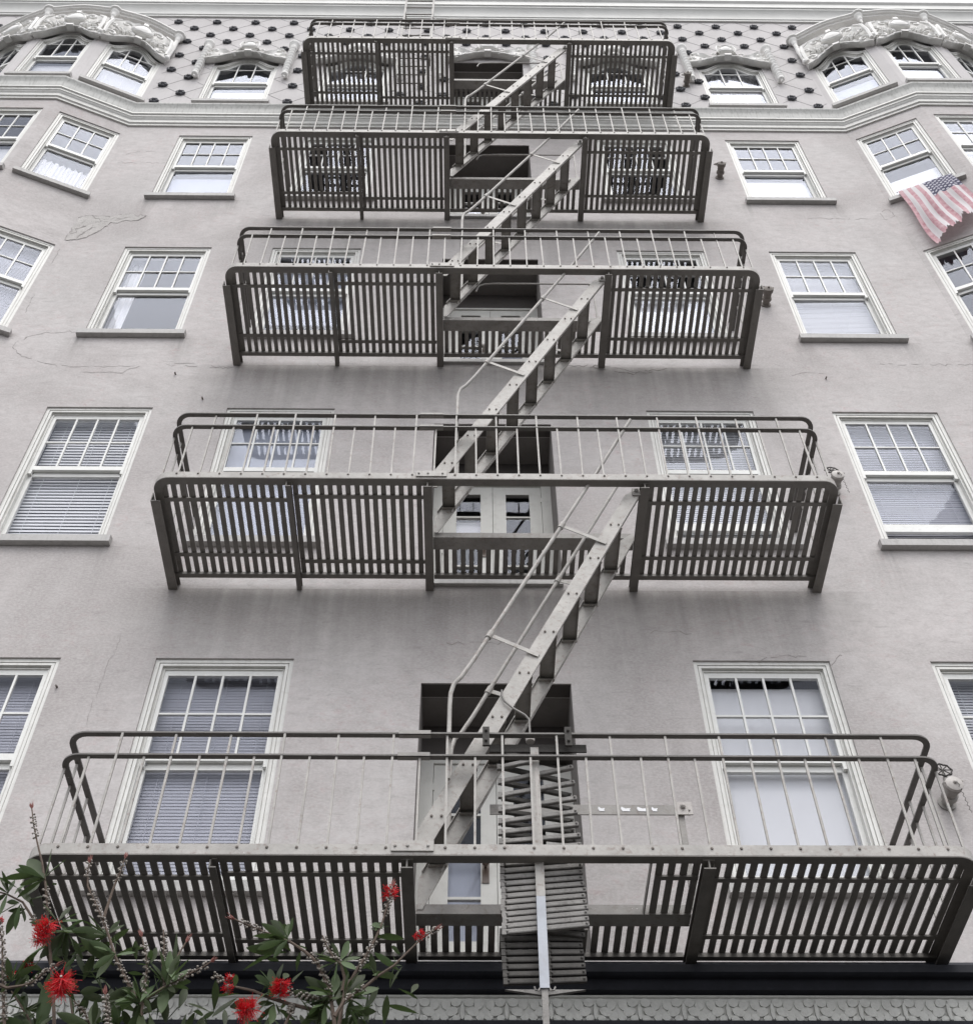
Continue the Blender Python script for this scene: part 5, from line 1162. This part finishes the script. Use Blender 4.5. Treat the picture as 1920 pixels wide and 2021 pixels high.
for P, caps, bud in STEMS:
    base = Vector(P[-1]); pts = [rel(p) for p in P]
    if P[-1][2] < 1.30: pts.append(rel(base + Vector((-base.x * .15 - .05, 0, -.35))))
    n = len(pts)
    MB().tube(pts, [.0016 + .0034 * i / n for i in range(n)], 6).build('stem', 'stem', R, True)
    Q, tot = spread(P, max(40, int(sum((Vector(a) - Vector(b)).length for a, b in zip(P, P[1:])) / .0042)))
    for a, b in caps:
        m = MB(); seg = [q for i, q in enumerate(Q) if a <= i / len(Q) <= b]
        for i, (c, d) in enumerate(seg):
            s = d.cross(Vector((.2, 1, .1))).normalized(); u = s.cross(d)
            for q in range(2 if rs.random() < .8 else 1):
                t = i * 2.4 + q * 3.1 + rs.random() * .5; o = s * math.cos(t) + u * math.sin(t); r = rs.uniform(.0024, .0036)
                m.blob(Vector(rel(c)) + o * .0065, (r, r, r * .85), 6, 4)
        if m.v: m.build('seed_capsules', 'capsule', R, True)
    if bud == 'tip':
        c, d = Q[0]; m = MB()
        for q in range(7):
            t = q * .9; s = d.cross(Vector((.2, 1, .1))).normalized(); u = s.cross(d); o = s * math.cos(t) + u * math.sin(t)
            b0 = Vector(rel(c)) - d * .006; m.tube([b0, b0 + d * rs.uniform(.006, .012) + o * .0035, b0 + d * rs.uniform(.014, .026) + o * rs.uniform(.001, .006)], [.0010, .0015, .0003], 5)
        m.build('leaf_bud', 'bud', R, True)
# leaf: lanceolate blade with a folded midrib, unit length along x
lv, lf_ = [], []
prof = [(0, .03), (.12, .28), (.28, .62), (.45, .93), (.60, 1.0), (.76, .84), (.90, .48), (1.0, .05)]
for x, wv in prof: lv += [(x, -.5 * wv, .03 + .10 * wv - .10 * x * x), (x, 0, -.10 * x * x), (x, .5 * wv, .03 + .10 * wv - .10 * x * x)]
for i in range(len(prof) - 1):
    for j in range(2): lf_.append((3 * i + j, 3 * i + 3 + j, 3 * i + 4 + j, 3 * i + 1 + j))
leafme = bpy.data.meshes.new('leaf'); leafme.from_pydata(lv, [], lf_); leafme.materials.append(M['leaf']); leafme.polygons.foreach_set('use_smooth', [True] * len(leafme.polygons))
def add_leaf(b, t, wr):
    b, t = Vector(rel(b)), Vector(rel(t)); d = t - b; Lh = d.length
    q = d.to_track_quat('X', 'Z').to_matrix().to_4x4()
    o = put(leafme, 'leaf', R)
    o.matrix_local = Matrix.Translation(b) @ q @ Matrix.Rotation(rs.uniform(-1.2, 1.2), 4, 'X') @ Matrix.Diagonal((Lh, Lh * wr * .88, Lh * wr * .9, 1))
cnt = 0
for b, t, wr in LEAVES:
    add_leaf(b, t, wr); cnt += 1
    if rs.random() < .42 and cnt < 292:
        bb = Vector(b) + Vector((rs.gauss(0, .010), rs.uniform(-.01, .05), rs.gauss(0, .010))); tt = Vector(t) + Vector((rs.gauss(0, .028), rs.uniform(.0, .07), rs.gauss(0, .028)))
        add_leaf(bb, tt, wr * .95); cnt += 1
# the thick of the bush: leaves too many and too overlapped to count
m = MB()
for i in range(230):
    b0, t0, wr = LEAVES[rs.randrange(len(LEAVES))]
    if b0[2] > 1.80 and rs.random() < .7: continue
    b1 = Vector(b0) + Vector((rs.gauss(0, .04), rs.uniform(.02, .14), rs.gauss(-.05, .035))); d = (Vector(t0) - Vector(b0)); d = (d.normalized() + Vector((rs.gauss(0, .5), rs.gauss(0, .4), rs.gauss(0, .5)))).normalized() * rs.uniform(.045, .075)
    Mx = Matrix.Translation(Vector(rel(b1))) @ d.to_track_quat('X', 'Z').to_matrix().to_4x4() @ Matrix.Rotation(rs.uniform(-1.3, 1.3), 4, 'X') @ Matrix.Diagonal((d.length, d.length * wr, d.length * wr, 1))
    k0 = len(m.v); m.v += [tuple(Mx @ Vector(p)) for p in lv]; m.f += [tuple(k0 + q for q in f) for f in lf_]
m.build('foliage', 'leaf', R, 'all', kind='stuff')
for c, rad, ax in FLOWERS:
    m = MB(); ax = Vector(ax).normalized(); s = ax.cross(Vector((.3, .2, 1))).normalized(); u = s.cross(ax); c = Vector(rel(c)); rad *= .82; LN = rad * 1.5
    for i in range(int(300 if rad > .02 else 120)):
        h = rs.uniform(-.5, .5); t = rs.uniform(0, 2 * math.pi); o = (s * math.cos(t) + u * math.sin(t)); o = (o + ax * rs.gauss(.25, .3)).normalized()
        p0 = c + ax * h * LN + o * .003; ln = rad * rs.uniform(.62, 1.05); bend = Vector((rs.gauss(0, .14), rs.gauss(0, .14), rs.gauss(-.05, .14))) * ln
        m.tube([p0, p0 + o * ln * .55 + bend * .3, p0 + o * ln + bend], [.0006, .0005, .0003], 3, False)
        if rs.random() < .6: m.blob(p0 + o * ln + bend, .0011, 4, 3)
    f = m.build('flower', 'petal', R)
    m = MB(); m.tube([c - ax * LN * .6, c + ax * LN * .6], .0028, 6)
    for i in range(40):
        t = rs.uniform(0, 6.28); m.blob(c + ax * rs.uniform(-.5, .5) * LN + (s * math.cos(t) + u * math.sin(t)) * .005, rs.uniform(.0016, .0026), 5, 3)
    m.build('flower_axis', 'capsule', f, True)
